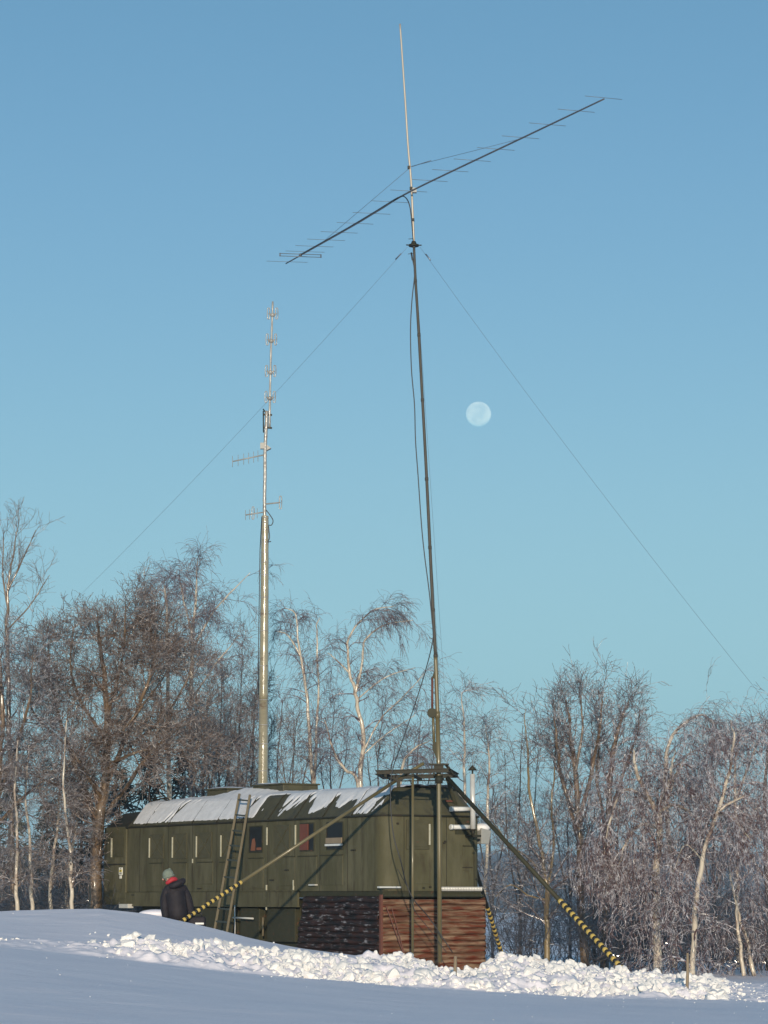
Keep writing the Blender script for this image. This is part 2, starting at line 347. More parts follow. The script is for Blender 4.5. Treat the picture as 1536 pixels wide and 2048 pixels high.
mb = MB(); loft(mb, [rloop(0, WID, 0, LEN2, RC, z) for z in (ZB, ZB+.5, ZE)], cap=False, smooth=True)
mb.add(rloop(0.02, WID-.02, .02, LEN2-.02, RC-.02, ZB+.02), [tuple(range(32))])
ow = mb.build('body', M['olive'], wag)
roof = MB(); loft(roof, [rloop(.0, WID, .0, LEN2, RC, ZE+.012), rloop(.20, WID-.20, .14, LEN2-.12, .27, ZE+.29), rloop(.40, WID-.40, .26, LEN2-.22, .22, ZT-.07), rloop(.50, WID-.50, .33, LEN2-.30, .18, ZT)], smooth=False)
rf = roof.build('roof', M['olive_roof'], wag)
# drip rail, roof ribs
r = MB(); L = rloop(-.03, WID+.03, -.03, LEN2+.03, RC+.03, ZE+.006); L.append(L[0])
r.tube(L, .022, 6); r.build('drip_rail', M['seam'], wag)
r = MB()
for s in np.arange(1.3, LEN2, 1.27):
    r.tube([(.0, s, ZE+.03), (.195, s, ZE+.30), (.395, s, ZT-.06), (.50, s, ZT+.01), (WID-.5, s, ZT+.01), (WID-.2, s, ZE+.3)], .014, 5)
r.each('roof_rib', M['seam'], wag)
# sill and skirts
r = MB(); r.bx((.03, .03, 1.60), (WID-.03, LEN2-.05, ZB+.019)); r.build('sill', M['olive_dark'], wag)
s4 = on_side(597, 1800).y
r = MB(); r.bx((-.03, s4, 1.42), (.02, LEN2, ZB-.01)); r.bx((-.045, s4, 1.385), (.03, LEN2, 1.42))
r.bx((-.05, s4-.02, 1.735), (.0, s4+2.9, 1.765)); r.build('side_skirt', M['olive'], wag)
r = MB(); r.bx((.25, s4+.1, .15), (2.3, LEN2-.4, 1.58))
r.bx((.08, s4+.3, .60), (.25, s4+1.6, 1.36)); r.bx((.08, s4+2.0, .55), (.25, s4+2.9, 1.36)); r.bx((.06, s4+3.3, .7), (.25, s4+5.2, 1.37))
r.build('chassis', M['olive_dark'], wag, bevel=.01)
r = MB(); p = on_side(466, 1835, -.1); q = on_side(506, 1837, -.1); r.tube([p, q], .022, 6)
r.tube([on_side(470, 1810, -.05), on_side(470, 1868, -.05)], .02, 6); r.build('pipe', M['galv'], wag)
r = MB(); r.tube([on_side(526, 1835, -.05), on_side(526, 1872, -.05)], .022, 6); r.build('pipe', M['ladder'], wag)
# corrugated sheets
FR = [0, .05, .12, .3, .55, .8, .92, .97]; DP = [-.055, -.03, .018, .034, .036, .026, .006, -.03]
def corr(P0, P1, z0, z1, period=.128, nrm=Vector((0, -1, 0)), slant=0, seed=0):   # stacked convex courses with deep creases
    P0 = Vector(P0); P1 = Vector(P1); nc = int((z1-z0)/period+.5); nx = 70; g = []
    for i in range(nx+1):
        u_ = i/nx; row = []
        for k in range(nc):
            for f, dp in zip(FR, DP):
                off = .012*math.sin(u_*7+k*2.1+seed)+.007*math.sin(u_*29+k*3.7) if 0 < k else 0
                z = z0+period*(k+f)+off*(1-f)+(.012*math.sin(u_*7+(k+1)*2.1+seed)+.007*math.sin(u_*29+(k+1)*3.7))*f*(k < nc-1)
                p = P0.lerp(P1, u_)
                if slant: p = p.lerp(P0, slant*max(0, (z-z0)/(z1-z0))*u_)
                d = dp*(1+.35*math.sin(k*5.3+u_*4))+.012*math.sin(u_*9+k*1.7+seed)
                row.append(Vector((p.x, p.y, z))+nrm*d)
        g.append(row)
    return g
mb = MB(); mb.grid(corr((-.02, -.04, 0), (WID+.02, -.04, 0), -.35, 1.63, nrm=Vector((0, -1, 0)))); os_ = mb.build('rusty_sheet', M['rust'], wag)
sol = os_.modifiers.new('t', 'SOLIDIFY'); sol.thickness = .012
mb = MB(); mb.grid(corr((-.05, -.02, 0), (-.05, s4+.15, 0), -.3, 1.64, nrm=Vector((-1, 0, 0)), slant=.14, seed=2)); os_ = mb.build('black_sheet', M['tarred'], wag)
sol = os_.modifiers.new('t', 'SOLIDIFY'); sol.thickness = .012
mb = MB(); mb.grid(corr((WID+.03, 0, 0), (WID+.03, LEN*.6, 0), -.3, 1.63, nrm=Vector((1, 0, 0)), seed=4)); mb.build('rusty_sheet', M['rust'], wag)
# white ledge, ribbed strip, rusty boards leaning
mb = MB(); a = on_end(752, 1768, -.12); mb.bx((-.12, -.10, 1.80), (.42, .0, 1.835)); mb.build('corner_ledge', M['galv'], wag)
mb = MB()
for k in range(26):
    w = 1.50+k*.041; mb.tube([(w, -.02, 1.74), (w, -.035, 1.83)], .021, 6)
mb.build('ribbed_strip', M['galv'], wag)
mb = MB(); mb.beam(on_end(772, 1812, -.16), on_end(806, 1905, -.3), .05, .02); mb.beam(on_end(783, 1815, -.16), on_end(808, 1905, -.25), .03, .02)
mb.each('rusty_batten', M['rustpaint'], wag)
mb = MB(); mb.bx((-.09, -.09, -.2), (-.03, -.03, 1.66)); mb.build('corner_post', M['rustpaint'], wag)
mb = MB(); mb.bx((.02, -.065, 1.62), (WID-.02, -.02, 1.665)); mb.build('seam_strip', M['olive_dark'], wag)

# side windows
def side_panel(x0, x1, y0, y1, kind, strip=True):
    a = on_side(x0, y0); b = on_side(x1, y0); c = on_side(x0, y1)
    s0, s1 = sorted((a.y, b.y)); z1, z0 = a.z, c.z+0.0
    z1 = on_side((x0+x1)/2, y0).z; z0 = on_side((x0+x1)/2, y1).z
    f = MB(); t = .028
    for lo, hi in (((-.02, s0-t, z0-t), (.01, s0, z1+t)), ((-.02, s1, z0-t), (.01, s1+t, z1+t)), ((-.02, s0, z1), (.01, s1, z1+t)), ((-.02, s0, z0-t), (.01, s1, z0))): f.bx(lo, hi)
    fo = f.build('window', M['olive_dark'] if kind != 'shut' else M['olive2'], wag)
    p = MB()
    if kind == 'shut':
        p.bx((-.014, s0, z0), (.005, s1, z1)); p.build('shutter', M['olive2'], fo)
        p = MB(); p.beam((-.018, s0+.02, z0+.02), (-.018, s1-.02, z1-.02), .012, .012); p.beam((-.019, s1-.02, z0+.02), (-.019, s0+.02, z1-.02), .012, .012); p.build('cross_brace', M['olive'], fo)
        if strip: p = MB(); p.bx((-.05, s1+.005, z0+.0), (-.014, s1+.024, z1-.06)); p.build('pale_strip', M['lightmetal'], fo)  # pale colour stands in for light reflected off the frame's edge
    else:
        p.bx((-.012, s0, z0), (.003, s1, z1)); p.build('pane', M['glass'], fo)
        if kind == 'curtain':
            p = MB(); h = z1-z0; d = s1-s0
            p.add([(-.015, s1-d*.1, z0+.02), (-.015, s1-d*.48, z0+.02), (-.015, s1-d*.5, z0+h*.35), (-.015, s1-d*.42, z0+h*.55), (-.015, s1-d*.22, z0+h*.5)], [(0, 1, 2, 3, 4)])
            p.bx((-.016, s0+d*.05, z0+.03), (-.013, s0+d*.42, z0+h*.16)); p.build('curtain', M['orange'], fo)
        if kind == 'red':
            p = MB(); h = z1-z0; d = s1-s0; p.bx((-.035, s1-d*.62, z0-.0), (-.013, s1, z1)); p.build('shutter', M['redboard'], fo)
        if kind == 'ledge':
            p = MB(); h = z1-z0; p.bx((-.05, s0, z0+h*.20), (-.013, s1, z0+h*.42)); p.build('ledge', M['wood'], fo)
            p = MB(); p.bx((-.06, s0-.02, z0+h*.10), (-.013, s1+.02, z0+h*.18)); p.build('ledge', M['white'], fo)
for a_ in ((302, 327, 1671, 1715, 'shut'), (348, 373, 1669, 1715, 'shut'), (396, 423, 1667, 1714, 'shut'), (445, 470, 1665, 1713, 'shut'), (500, 525, 1654, 1703, 'curtain'), (549, 579, 1652, 1705, 'shut', False), (602, 628, 1648, 1700, 'red'), (655, 686, 1646, 1697, 'ledge')):
    side_panel(*a_)
def hatch(x0, x1, y0, y1, parent=wag, name='hatch'):
    z1 = on_side((x0+x1)/2, y0).z; z0 = on_side((x0+x1)/2, y1).z; s1 = on_side(x0, y0).y; s0 = on_side(x1, y0).y
    p = MB(); p.bx((-.012, s0, z0), (.005, s1, z1)); o = p.build(name, M['olive'], parent, bevel=.006)
    p = MB(); p.bx((-.03, s0-.02, z1), (.0, s1+.02, z1+.018)); p.build('hinge', M['olive_dark'], o)
for a_ in ((301, 326, 1727, 1772), (348, 374, 1726, 1770), (396, 426, 1725, 1768), (441, 452, 1725, 1768), (500, 527, 1717, 1776), (560, 590, 1714, 1772), (598, 634, 1713, 1770), (641, 686, 1711, 1770)): hatch(*a_)
r = MB()
for px in (280, 337, 385, 434, 485, 536, 590, 640, 695):
    a = on_side(px, 1700); r.bx((-.006, a.y-.006, ZB), (.004, a.y+.006, ZE-.01))
r.each('wall_seam', M['seam'], wag)
r = MB()
for px, py in ((268, 1790), (330, 1779), (400, 1777), (463, 1775), (545, 1760), (575, 1740), (708, 1700)):
    a = on_side(px, py); r.bx((-.035, a.y-.09, a.z-.012), (0, a.y+.09, a.z+.012))
r.each('latch', M['seam'], wag)
r = MB()
for px, y0, y1 in ((535, 1655, 1690), (592, 1650, 1690), (588, 1760, 1792), (534, 1770, 1820)):
    a = on_side(px, y0); b = on_side(px, y1); r.bx((-.03, a.y-.012, b.z), (0, a.y+.012, a.z))
r.each('hinge_bar', M['lightmetal'], wag)
p = MB(); a = on_side(629, 1768); p.box((-.04, a.y, a.z-.02), (.08, .28, .03)); o = p.build('step', M['galv'], wag)
p = MB(); a = on_side(385, 1722); p.box((-.01, a.y-.02, a.z-.0), (.02, .03, .10)); p.build('handle', M['lightmetal'], wag)
# end wall
def end_box(x0, x1, y0, y1, d0, d1, name, m, parent=wag, bev=.006):
    a = on_end(x0, y0); b = on_end(x1, y1); p = MB(); p.bx((a.x, d0, b.z), (b.x, d1, a.z)); return p.build(name, m, parent, bevel=bev)
o = end_box(812, 858, 1640, 1699, -.03, .01, 'window', M['olive2']); end_box(816, 854, 1645, 1694, -.042, -.025, 'shutter', M['olive_dark' if 0 else 'olive2'], o)
end_box(855.5, 858.5, 1648, 1690, -.06, -.03, 'pale_strip', M['lightmetal'], o)
o = end_box(828, 858, 1708, 1768, -.014, .01, 'hatch', M['olive'])
o = end_box(926, 942, 1693, 1742, -.014, .01, 'hatch', M['olive']); end_box(925, 944, 1691, 1693, -.03, .01, 'hinge', M['seam'], o); end_box(925, 944, 1734, 1736, -.03, .01, 'hinge', M['seam'], o)
end_box(910, 941, 1636, 1653, -.02, .01, 'dark_panel', M['olive_dark']); end_box(910, 941, 1659, 1669, -.02, .01, 'dark_panel', M['olive_dark'])
end_box(897, 918, 1600, 1604, -.02+.11, .12, 'rust_patch', M['rustpaint'])
r = MB()
for px in (808, 870, 893, 948):
    a = on_end(px, 1700); r.bx((a.x-.006, -.006, ZB), (a.x+.006, .004, ZE-.01))
r.each('wall_seam', M['seam'], wag)
r = MB()
for px, py in ((795, 1647), (890, 1683), (888, 1686), (947, 1706), (847, 1776), (860, 1774), (953, 1758)):
    a = on_end(px, py); r.box((a.x, -.012, a.z), (.05, .025, .04))
r.each('bracket', M['seam'], wag)
for py in (1618, 1654):
    a = on_end(903, py, -.10); b = on_end(944, py, -.10)
    r = MB(); r.tube([a, b], .05, 12); r.tube([a-Vector((.03, 0, 0)), a+Vector((.03, 0, 0))], .058, 12); o = r.build('white_pipe', M['white'], wag)
    o['label'] = 'short horizontal white pipe'
r = MB(); a = on_end(945, 1548, -.22); b = on_end(946, 1660, -.22)
r.tube([b, a], .058, 14); o = r.build('chimney', M['galv'], wag)
r = MB(); r.tube([a, a+Vector((0, 0, .10))], .02, 6); c = a+Vector((0, 0, .08)); r.tube([c, c+Vector((0, 0, .11))], [.105, .012], 14); r.build('cap', M['seam'], o)
r = MB(); r.tube([b-Vector((0, 0, .10)), b], .035, 8); r.box(b-Vector((-.04, -.05, .13)), (.22, .3, .05)); r.tube([b-Vector((0, 0, .01)), b+Vector((0, 0, .02))], .066, 12); r.build('bracket', M['seam'], o)
# vent box on the far side of the end corner
r = MB(); c0 = Vector((WID, .25, 0)); za = on_end(970, 1660, .2).z; zb = on_end(970, 1688, .2).z
r.add([(WID-.0, .05, za+.04), (WID+.26, .05, za-.02), (WID+.20, .05, zb), (WID, .05, zb), (WID-.0, .42, za+.04), (WID+.26, .42, za-.02), (WID+.20, .42, zb), (WID, .42, zb)],
      [(0, 1, 2, 3), (4, 7, 6, 5), (0, 4, 5, 1), (1, 5, 6, 2), (2, 6, 7, 3), (0, 3, 7, 4)])
vb = r.build('vent_box', M['vent'], wag, bevel=.01)
r = MB(); r.ball((WID+.12, .23, za+.05), .2, n=16, sc=(1, .95, .5)); o = r.build('snow_mound', M['chunk']); o.location = A; o.rotation_euler = (0, 0, WROT)
tag(o, 'rounded mound of snow on the grey vent box beside the chimney', 'snow mound')
# vestibule
r = MB(); sL = on_side(208, 1700).y; r.bx((.0, LEN+.07, 1.42), (WID-.3, sL, 3.38)); ve = r.build('end_section', M['olive'], wag, bevel=.02)
r = MB(); r.add([(.05, LEN+.09, 3.381), (.05, sL, 3.381), (WID-.4, sL, 3.381), (WID-.4, LEN+.09, 3.381), (.5, LEN+.1, 3.78), (.5, sL-.1, 3.74), (WID-.9, sL-.1, 3.74), (WID-.9, LEN+.1, 3.78)],
      [(0, 1, 5, 4), (1, 2, 6, 5), (2, 3, 7, 6), (3, 0, 4, 7), (4, 5, 6, 7)]); r.build('end_roof', M['seam'], ve)
r = MB(); s1 = on_side(226, 1700).y; s0 = on_side(249, 1700).y; r.bx((-.015, s0, 2.62), (.0, s1, 3.22)); r.build('shutter', M['olive2'], ve)
r = MB(); a = on_side(224, 1700).y; r.bx((-.03, a-.02, 2.62), (.0, a+.02, 3.1)); r.build('pale_strip', M['lightmetal'], ve)
r = MB(); a = on_side(242, 1745); r.bx((-.012, a.y-.10, on_side(242, 1750).z), (.0, a.y+.10, on_side(242, 1735).z)); r.bx((-.012, a.y-.05, on_side(242, 1757).z), (.0, a.y+.06, on_side(242, 1751).z)); nt_ = r.build('notice', M['notice'], ve)
r = MB(); z = on_side(242, 1743).z; r.bx((-.016, a.y-.075, z-.012), (-.012, a.y+.075, z+.045)); r.build('notice_panel', M['noticeyellow'], nt_)
r = MB(); z = on_side(242, 1743).z
r.bx((-.02, a.y-.02, z+.06), (-.012, a.y+.02, z+.08)); r.bx((-.02, a.y-.06, z-.04), (-.012, a.y+.06, z-.03)); r.bx((-.02, a.y-.06, z-.06), (-.012, a.y+.05, z-.05)); r.bx((-.02, a.y-.02, z-.005), (-.0161, a.y+.02, z+.035)); r.each('notice_mark', M['seam'], nt_)
r = MB(); r.bx((-.02, LEN+.07, 2.42), (.0, sL-.05, 2.45)); r.build('ledge', M['seam'], ve)
# lamp like boxes near the far bottom, roof hatches
r = MB(); a = on_side(258, 1812); r.box((-.08, a.y, a.z), (.16, .5, .10)); r.build('step', M['galv'], wag)
def hatch_roof(x0, x1, y0, y1, w0, w1, name='roof_hatch'):
    s1 = on_side(x0, y1, w0).y; s0 = on_side(x1, y1, w0).y; z = on_side((x0+x1)/2, y0, w0).z
    r = MB(); r.bx((w0, s0, ZT-.02), (w1, s1, z)); o = r.build(name, M['olive_roof'], wag, bevel=.02)
    r = MB(); r.bx((w0-.04, s0-.04, z), (w1+.04, s1+.04, z+.035)); o2 = r.build('lid', M['olive_roof'], o, bevel=.01); return s0, s1, z
H1 = hatch_roof(505, 566, 1571, 1586, .75, 1.7); H2 = hatch_roof(414, 455, 1580, 1590, .9, 1.5)
r = MB(); a = on_side(297, 1600, .6); b = on_side(328, 1597, .6)
for dz in (0, .06): r.tube([a+Vector((0, 0, dz-.05)), a+Vector((.3, -.3, dz+.05)), b+Vector((0, 0, dz+.0)), b+Vector((0, -.3, dz-.1))], .018, 5)
r.build('roof_rack', M['seam'], wag)
# roof snow : one sheet following the near bevel and the top
prof = [(0.015, ZE+.02), (.20, ZE+.29), (.40, ZT-.07), (.50, ZT), (WID-.5, ZT), (WID-.2, ZE+.29)]
pl = [0]
for i in range(1, len(prof)): pl.append(pl[-1]+math.hypot(prof[i][0]-prof[i-1][0], prof[i][1]-prof[i-1][1]))
tt = np.concatenate([np.linspace(0, pl[3], 36), np.linspace(pl[3]+.04, pl[5], 44)])
pw = np.interp(tt, pl, [p[0] for p in prof]); pz = np.interp(tt, pl, [p[1] for p in prof])
nw = np.gradient(pz, tt); nzv = np.gradient(pw, tt); nw = -nw; ln = np.hypot(nw, nzv); nw /= ln; nzv /= ln
ss = np.arange(.30, LEN-.22, .028)
SS, TT = np.meshgrid(ss, tt, indexing='ij')
f1 = fbm(SS*1.5+TT*1.2, TT*1.3, 51, 4); streak = fbm(SS*9+TT*4.5, TT*3.2, 61, 4)
def sx(px): return on_side(px, 1640).y
cov = np.interp(SS, [sx(785), sx(768), sx(730), sx(662), sx(655), sx(610), sx(604), sx(548), sx(542), sx(505), sx(498), sx(400), sx(255)][::1], [-.7, -.35, .05, .14, -.25, .12, -.25, .16, -.8, -.8, .16, .42, .46])
edge = np.clip(TT/pl[3], 0, 1)
tear = np.clip(fbm(SS*4.5+TT*3.0, TT*1.2+SS*.3, 77, 3)-.525, 0, .3)
m_far = cov*.6+.30+.9*(f1-.45)+.3*(streak-.46)-4.0*tear*(edge > .10)-np.clip((.10+.10*(streak-.3)+.05*f1-edge)*12, 0, 2)
m_near = cov+(edge-.42)*.85+1.15*(f1-.45)+.36*(streak-.46)-3.0*tear
mask = np.where(SS > sx(512), m_far, m_near)
mask = np.where(TT > pl[3]*.98, np.maximum(mask, .25+.5*(f1-.4)+np.interp(SS, [sx(785), sx(700)], [-.25, 0])), mask)
ribs = np.exp(-((((SS-1.3) % 1.27)-.0+.0)/.03)**2)
mask = mask-ribs*.28*(SS < sx(540))
th = np.clip(mask*.12, -.035, .020)+np.where(TT > pl[3], .05*np.clip((TT-pl[3])/.3, 0, 1)*np.clip(mask*3, 0, 1)*(1+2*(f1-.4)), 0)
th = th+.012*(streak-.4)*(mask > 0)
hill = np.exp(-((SS-sx(440))/1.7)**2)*.16*np.clip((TT-pl[3])/.3, 0, 1); th = th+hill
th = np.where(edge < .03, -.02, th)
PX = pw[None, :]+nw[None, :]*th; PZ = pz[None, :]+nzv[None, :]*th
V = np.stack([PX, SS, PZ], -1).reshape(-1, 3); n, m_ = SS.shape
ii, jj = np.meshgrid(np.arange(n-1), np.arange(m_-1), indexing='ij'); a = (ii*m_+jj).ravel(); Q = np.stack([a, a+1, a+m_+1, a+m_], -1)
keep = (th.reshape(-1)[Q] > -.034).any(1); Q = Q[keep]
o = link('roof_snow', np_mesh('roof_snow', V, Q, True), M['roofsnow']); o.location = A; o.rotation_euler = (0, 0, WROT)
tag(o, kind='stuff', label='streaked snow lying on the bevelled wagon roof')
for (s0, s1, z), w0, w1, lb in ((H1, .73, 1.1, 'snow sheet on the big roof hatch under the tall tube mast'), (H2, .88, 1.5, 'thin snow sheet on the small roof hatch left of the ladder top')):
    r = MB(); P = []
    sa = s0+(.55*(s1-s0) if w1 < 1.3 else 0)
    for i in range(9):
        P.append([Vector((w0-.03+(1.72-w0 if w1 < 1.3 else w1-w0+.06)*j/6, sa+(s1-sa+.05)*i/8, z+.037+.05*math.sin(math.pi*(i+.01)/8.1)**.5*math.sin(math.pi*(j+.01)/6.1)**.5)) for j in range(7)])
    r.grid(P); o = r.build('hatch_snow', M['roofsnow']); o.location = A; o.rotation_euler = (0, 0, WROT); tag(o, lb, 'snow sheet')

# ladder
p0, p1 = on_side(430, 1856, -1.25), on_side(479, 1588, .12); q0, q1 = on_side(455, 1858, -1.25), on_side(500, 1590, .12)
lad = empty('ladder', w2w(p0), WROT, label='wooden ladder leaning against the side of the green wagon', cat='ladder')
org = Vector(p0)
for a, b in ((p0, p1), (q0, q1)):
    a = a-(b-a)*.12; r = MB(); r.beam(a-org, b-org, .055, .045); r.build('rail', M['ladder'], lad, bevel=.006)
L_ = (p1-p0).length
for y in (1600, 1631, 1663, 1693, 1722, 1756, 1790, 1818, 1843):
    t = (1856-y)/(1856-1588); a = p0.lerp(p1, t)-org; b = q0.lerp(q1, t)-org; r = MB(); r.beam(a, b, .045, .035); r.build('rung', M['rung'], lad)

# ------------------------------------------------------------------ main mast
MY = 58.3
foot = at(879, 1925, MY); mast = empty('antenna_mast', foot, label='tall slender guyed mast rising from an olive frame in front of the wagon', cat='mast')
def R(p): return Vector(p)-foot
def mpart(name, mb, m, parent=mast, bevel=0): return mb.build(name, m, parent, bevel)
def sm(path, n=6):                                    # Catmull-Rom
    out = []; P = [Vector(p) for p in path]; P = [P[0]*2-P[1]]+P+[P[-1]*2-P[-2]]
    for i in range(1, len(P)-2):
        for k in range(n):
            t = k/n; a, b, c, d = P[i-1], P[i], P[i+1], P[i+2]
            out.append(.5*((2*b)+(c-a)*t+(2*a-5*b+4*c-d)*t*t+(-a+3*b-3*c+d)*t**3))
    out.append(P[-2]); return out
def mp(lst, Y=MY): return [R(at(x, y, Y)) for x, y in lst]
r = MB(); r.tube(mp([(879.5, 1925), (878.5, 1700), (877.5, 1530), (875, 1430)]), .048, 14); mpart('lower_tube', r, M['mastgreen'])
r = MB(); r.tube(sm(mp([(875, 1430), (873.5, 1380), (871, 1310)])), .043, 14); r.tube(mp([(875.2, 1436), (874.8, 1424)]), .06, 14); mpart('lower_tube', r, M['mastgreen'])
r = MB(); r.tube(sm(mp([(871, 1310), (866, 1220), (860, 1095), (853, 950), (845, 800), (836, 640), (831, 560), (828, 494)])), [.037-.009*i/42 for i in range(43)], 12); mpart('middle_tube', r, M['mastdark'])
r = MB(); r.tube(sm(mp([(828, 494), (825.5, 430), (822, 360), (816, 290), (811, 210), (805, 120), (800, 48)])), [.026-.008*i/36 for i in range(37)], 12); mpart('upper_tube', r, M['masttan'])
r = MB()
for (x, y, rr) in ((871.2, 1312, .062), (866.2, 1220, .052), (860, 1095, .054), (853.4, 958, .054), (845, 800, .05), (838, 670, .05), (831, 562, .047), (826, 440, .043), (822.5, 377, .046), (818, 335, .043)):
    r.tube(mp([(x, y+3), (x-.2, y-3)]), rr*.76, 12)
r.each('joint_ring', M['mastdark'], mast)
r = MB(); c = R(at(827.5, 491, MY)); r.tube([c-Vector((0, 0, .02)), c+Vector((0, 0, .02))], .11, 16); r.tube([c+Vector((0, 0, .02)), c+Vector((0, 0, .09))], [.07, .045], 12)
for an in (200, 350, 95): r.beam(c, c+Vector((math.cos(math.radians(an))*.17, math.sin(math.radians(an))*.17, 0)), .03, .02)
mpart('guy_collar', r, M['seam'])
# side tensioner with wheel
r = MB(); r.tube(mp([(864.5, 1356), (864.5, 1420)]), .025, 8); mpart('tension_rod', r, M['rustpaint'])
r = MB(); r.tube(mp([(866, 1430), (868, 1485)]), .03, 8); mpart('tension_rod', r, M['mastgreen'])
r = MB(); a, b, c = mp([(872, 1334), (863, 1356), (874, 1358)]); r.add([a+Vector((0, .02, 0)), b+Vector((0, .02, 0)), c+Vector((0, .02, 0)), a-Vector((0, .02, 0)), b-Vector((0, .02, 0)), c-Vector((0, .02, 0))], [(0, 1, 2), (3, 5, 4), (0, 3, 4, 1), (1, 4, 5, 2), (2, 5, 3, 0)])
a, b, c, d = mp([(866, 1484), (864.5, 1498), (876, 1524), (876, 1484)])
r.add([v+Vector((0, s, 0)) for s in (-.02, .02) for v in (a, b, c, d)], [(0, 1, 2, 3), (7, 6, 5, 4), (0, 4, 5, 1), (1, 5, 6, 2), (2, 6, 7, 3), (3, 7, 4, 0)])
r.each('gusset', M['olive_dark'], mast)
r = MB(); c = R(at(864, 1426, MY)); r.tube([c-Vector((0, .08, 0)), c+Vector((0, .05, 0))], .10, 18); r.beam(c, c+Vector((.16, 0, .0)), .06, .1); mpart('winch_wheel', r, M['olive_dark'])
# thin second post
r = MB(); r.tube([R(at(825, 1918, 58.2)), R(at(825.5, 1552, 58.2))], .028, 12); mpart('post', r, M['mastgreen'])
# platform frame : nearer edge higher in view
pA, pB, pC, pD = R(at(754, 1541, 58.1)), R(at(896, 1537, 58.1)), R(at(915, 1548, 60.2)), R(at(769, 1551, 60.2))
r = MB()
def ibeam(mbx, a, b, h=.10, w=.07):
    mbx.beam(a+Vector((0, 0, -h/2)), b+Vector((0, 0, -h/2)), .03, h)
    for dz in (0, -h): mbx.beam(a+Vector((0, 0, dz)), b+Vector((0, 0, dz)), w, .018)
def hb(mbx, a, b, w, h, z):                                # horizontal bar with world-up section
    d = (b-a); an = math.atan2(d.y, d.x); Rm = Matrix.Rotation(an, 3, 'Z'); pit = math.atan2(d.z, math.hypot(d.x, d.y))
    mbx.box((a+b)/2+Vector((0, 0, z)), (d.length, w, h), 0, Rm @ Matrix.Rotation(-pit, 3, 'Y'))
for a, b in ((pA, pB), (pB, pC), (pD, pC), (pA, pD)):
    hb(r, a, b, .08, .016, 0); hb(r, a, b, .02, .06, -.035); hb(r, a, b, .08, .016, -.072)
for t in (.12, .5, .8): hb(r, pA.lerp(pB, t), pD.lerp(pC, t), .05, .05, -.11)
mpart('platform_frame', r, M['seam'])
r = MB(); a = R(at(769, 1546, 58.4)); b = R(at(797, 1562, 58.4)); c = R(at(815, 1552, 58.4)); r.beam(a, b, .05, .05); r.beam(b, c, .06, .05); r.box(b-Vector((0, 0, .06)), (.08, .08, .14)); mpart('leg_bracket', r, M['seam'])
r = MB(); r.tube([R(at(800, 1562, 58.4)), R(at(905, 1560, 58.8))], .012, 6); mpart('tie_rod', r, M['seam'])
r = MB(); c = R(at(877.5, 1529, MY)); r.box(c, (.42, .24, .03)); r.box(c-Vector((0, 0, .06)), (.2, .16, .1)); r.beam(c+Vector((.15, 0, 0)), c+Vector((.3, .1, -.2)), .05, .04); mpart('top_plate', r, M['seam'])
r = MB(); r.tube(mp([(877.8, 1551), (877.8, 1567)]), .082, 14); mpart('clamp', r, M['seam'])
# legs
def leg(top, split, bot, r0=.045, nst=13, k=1.0):
    lg = MB(); lg.tube([R(top), R(split)], r0, 12); o = mpart('support_leg', lg, M['olive_dark' if k != 1 else 'mastgreen'])
    st = MB(); a = R(split); b = R(bot); n = nst*2
    for i in range(n):
        p = a.lerp(b, i/n); q = a.lerp(b, (i+1)/n)
        if i % 2 == 0: st.tube([p, p.lerp(q, .2), p.lerp(q, .8), q], [r0*.98, r0*1.22, r0*1.22, r0*.98], 12, 0)
        else: st.tube([p, q], r0*.98, 12, 1)
    st.build('striped_section', [M['yellow'], M['blackpaint']], o)
T1 = at(797, 1558, 58.5); B1 = at(352, 1850, 56.2); S1 = T1.lerp(B1, (797-479)/(797-352))
leg(T1, S1, B1, .036, 14)
lg = MB(); lg.tube([R(T1), R(at(812, 1548, 58.45)), R(at(848, 1526, 58.4))], .035, 10); mpart('leg_stub', lg, M['mastgreen'])
T2 = at(895, 1556, 58.4); B2 = at(1258, 1952, 54.2); S2 = T2.lerp(B2, (1122-895)/(1258-895)*1.02); leg(T2, S2, B2, .046, 17, 2)
T3 = at(893, 1551, 60.2); B3 = at(1009, 1925, 67.0); dd = B3-T3
def t_for(y):
    lo, hi = 0, 1
    for _ in range(40):
        m2 = (lo+hi)/2; p = T3.lerp(B3, m2); v = p-Vector((0, 0, EYE)); yy = 1024-F*((-v.y*sp+v.z*cp)/(v.y*cp+v.z*sp))
        if yy < y: lo = m2
        else: hi = m2
    return lo
leg(T3, T3.lerp(B3, t_for(1815)), B3, .042, 13, 2)
# guy wires (thin)
def guy(a, b, rr=.004, nm='guy_wire', turn=True, sag=.0):
    a = Vector(a); b = Vector(b); pts = []
    for i in range(13):
        t = i/12; p = a.lerp(b, t); p.z -= sag*4*t*(1-t); pts.append(R(p))
    r = MB(); r.tube(pts, rr, 5)
    if turn: r.tube([R(a.lerp(b, .012)), R(a.lerp(b, .022))], .016, 6)
    mpart(nm, r, M['wire'])
gl = at(815, 494, MY); gr = at(840, 494, MY)
guy(gl, at(205, 1130, 72).lerp(gl, -.45), .0030, sag=.25)
guy(gr, at(1536, 1375, 52).lerp(gr, -.55), .0030, sag=.35)
guy(at(829, 496, MY), at(893, 1440, 70), .0032, turn=False)
guy(at(850, 900, MY), at(884, 1440, 68), .003, turn=False)
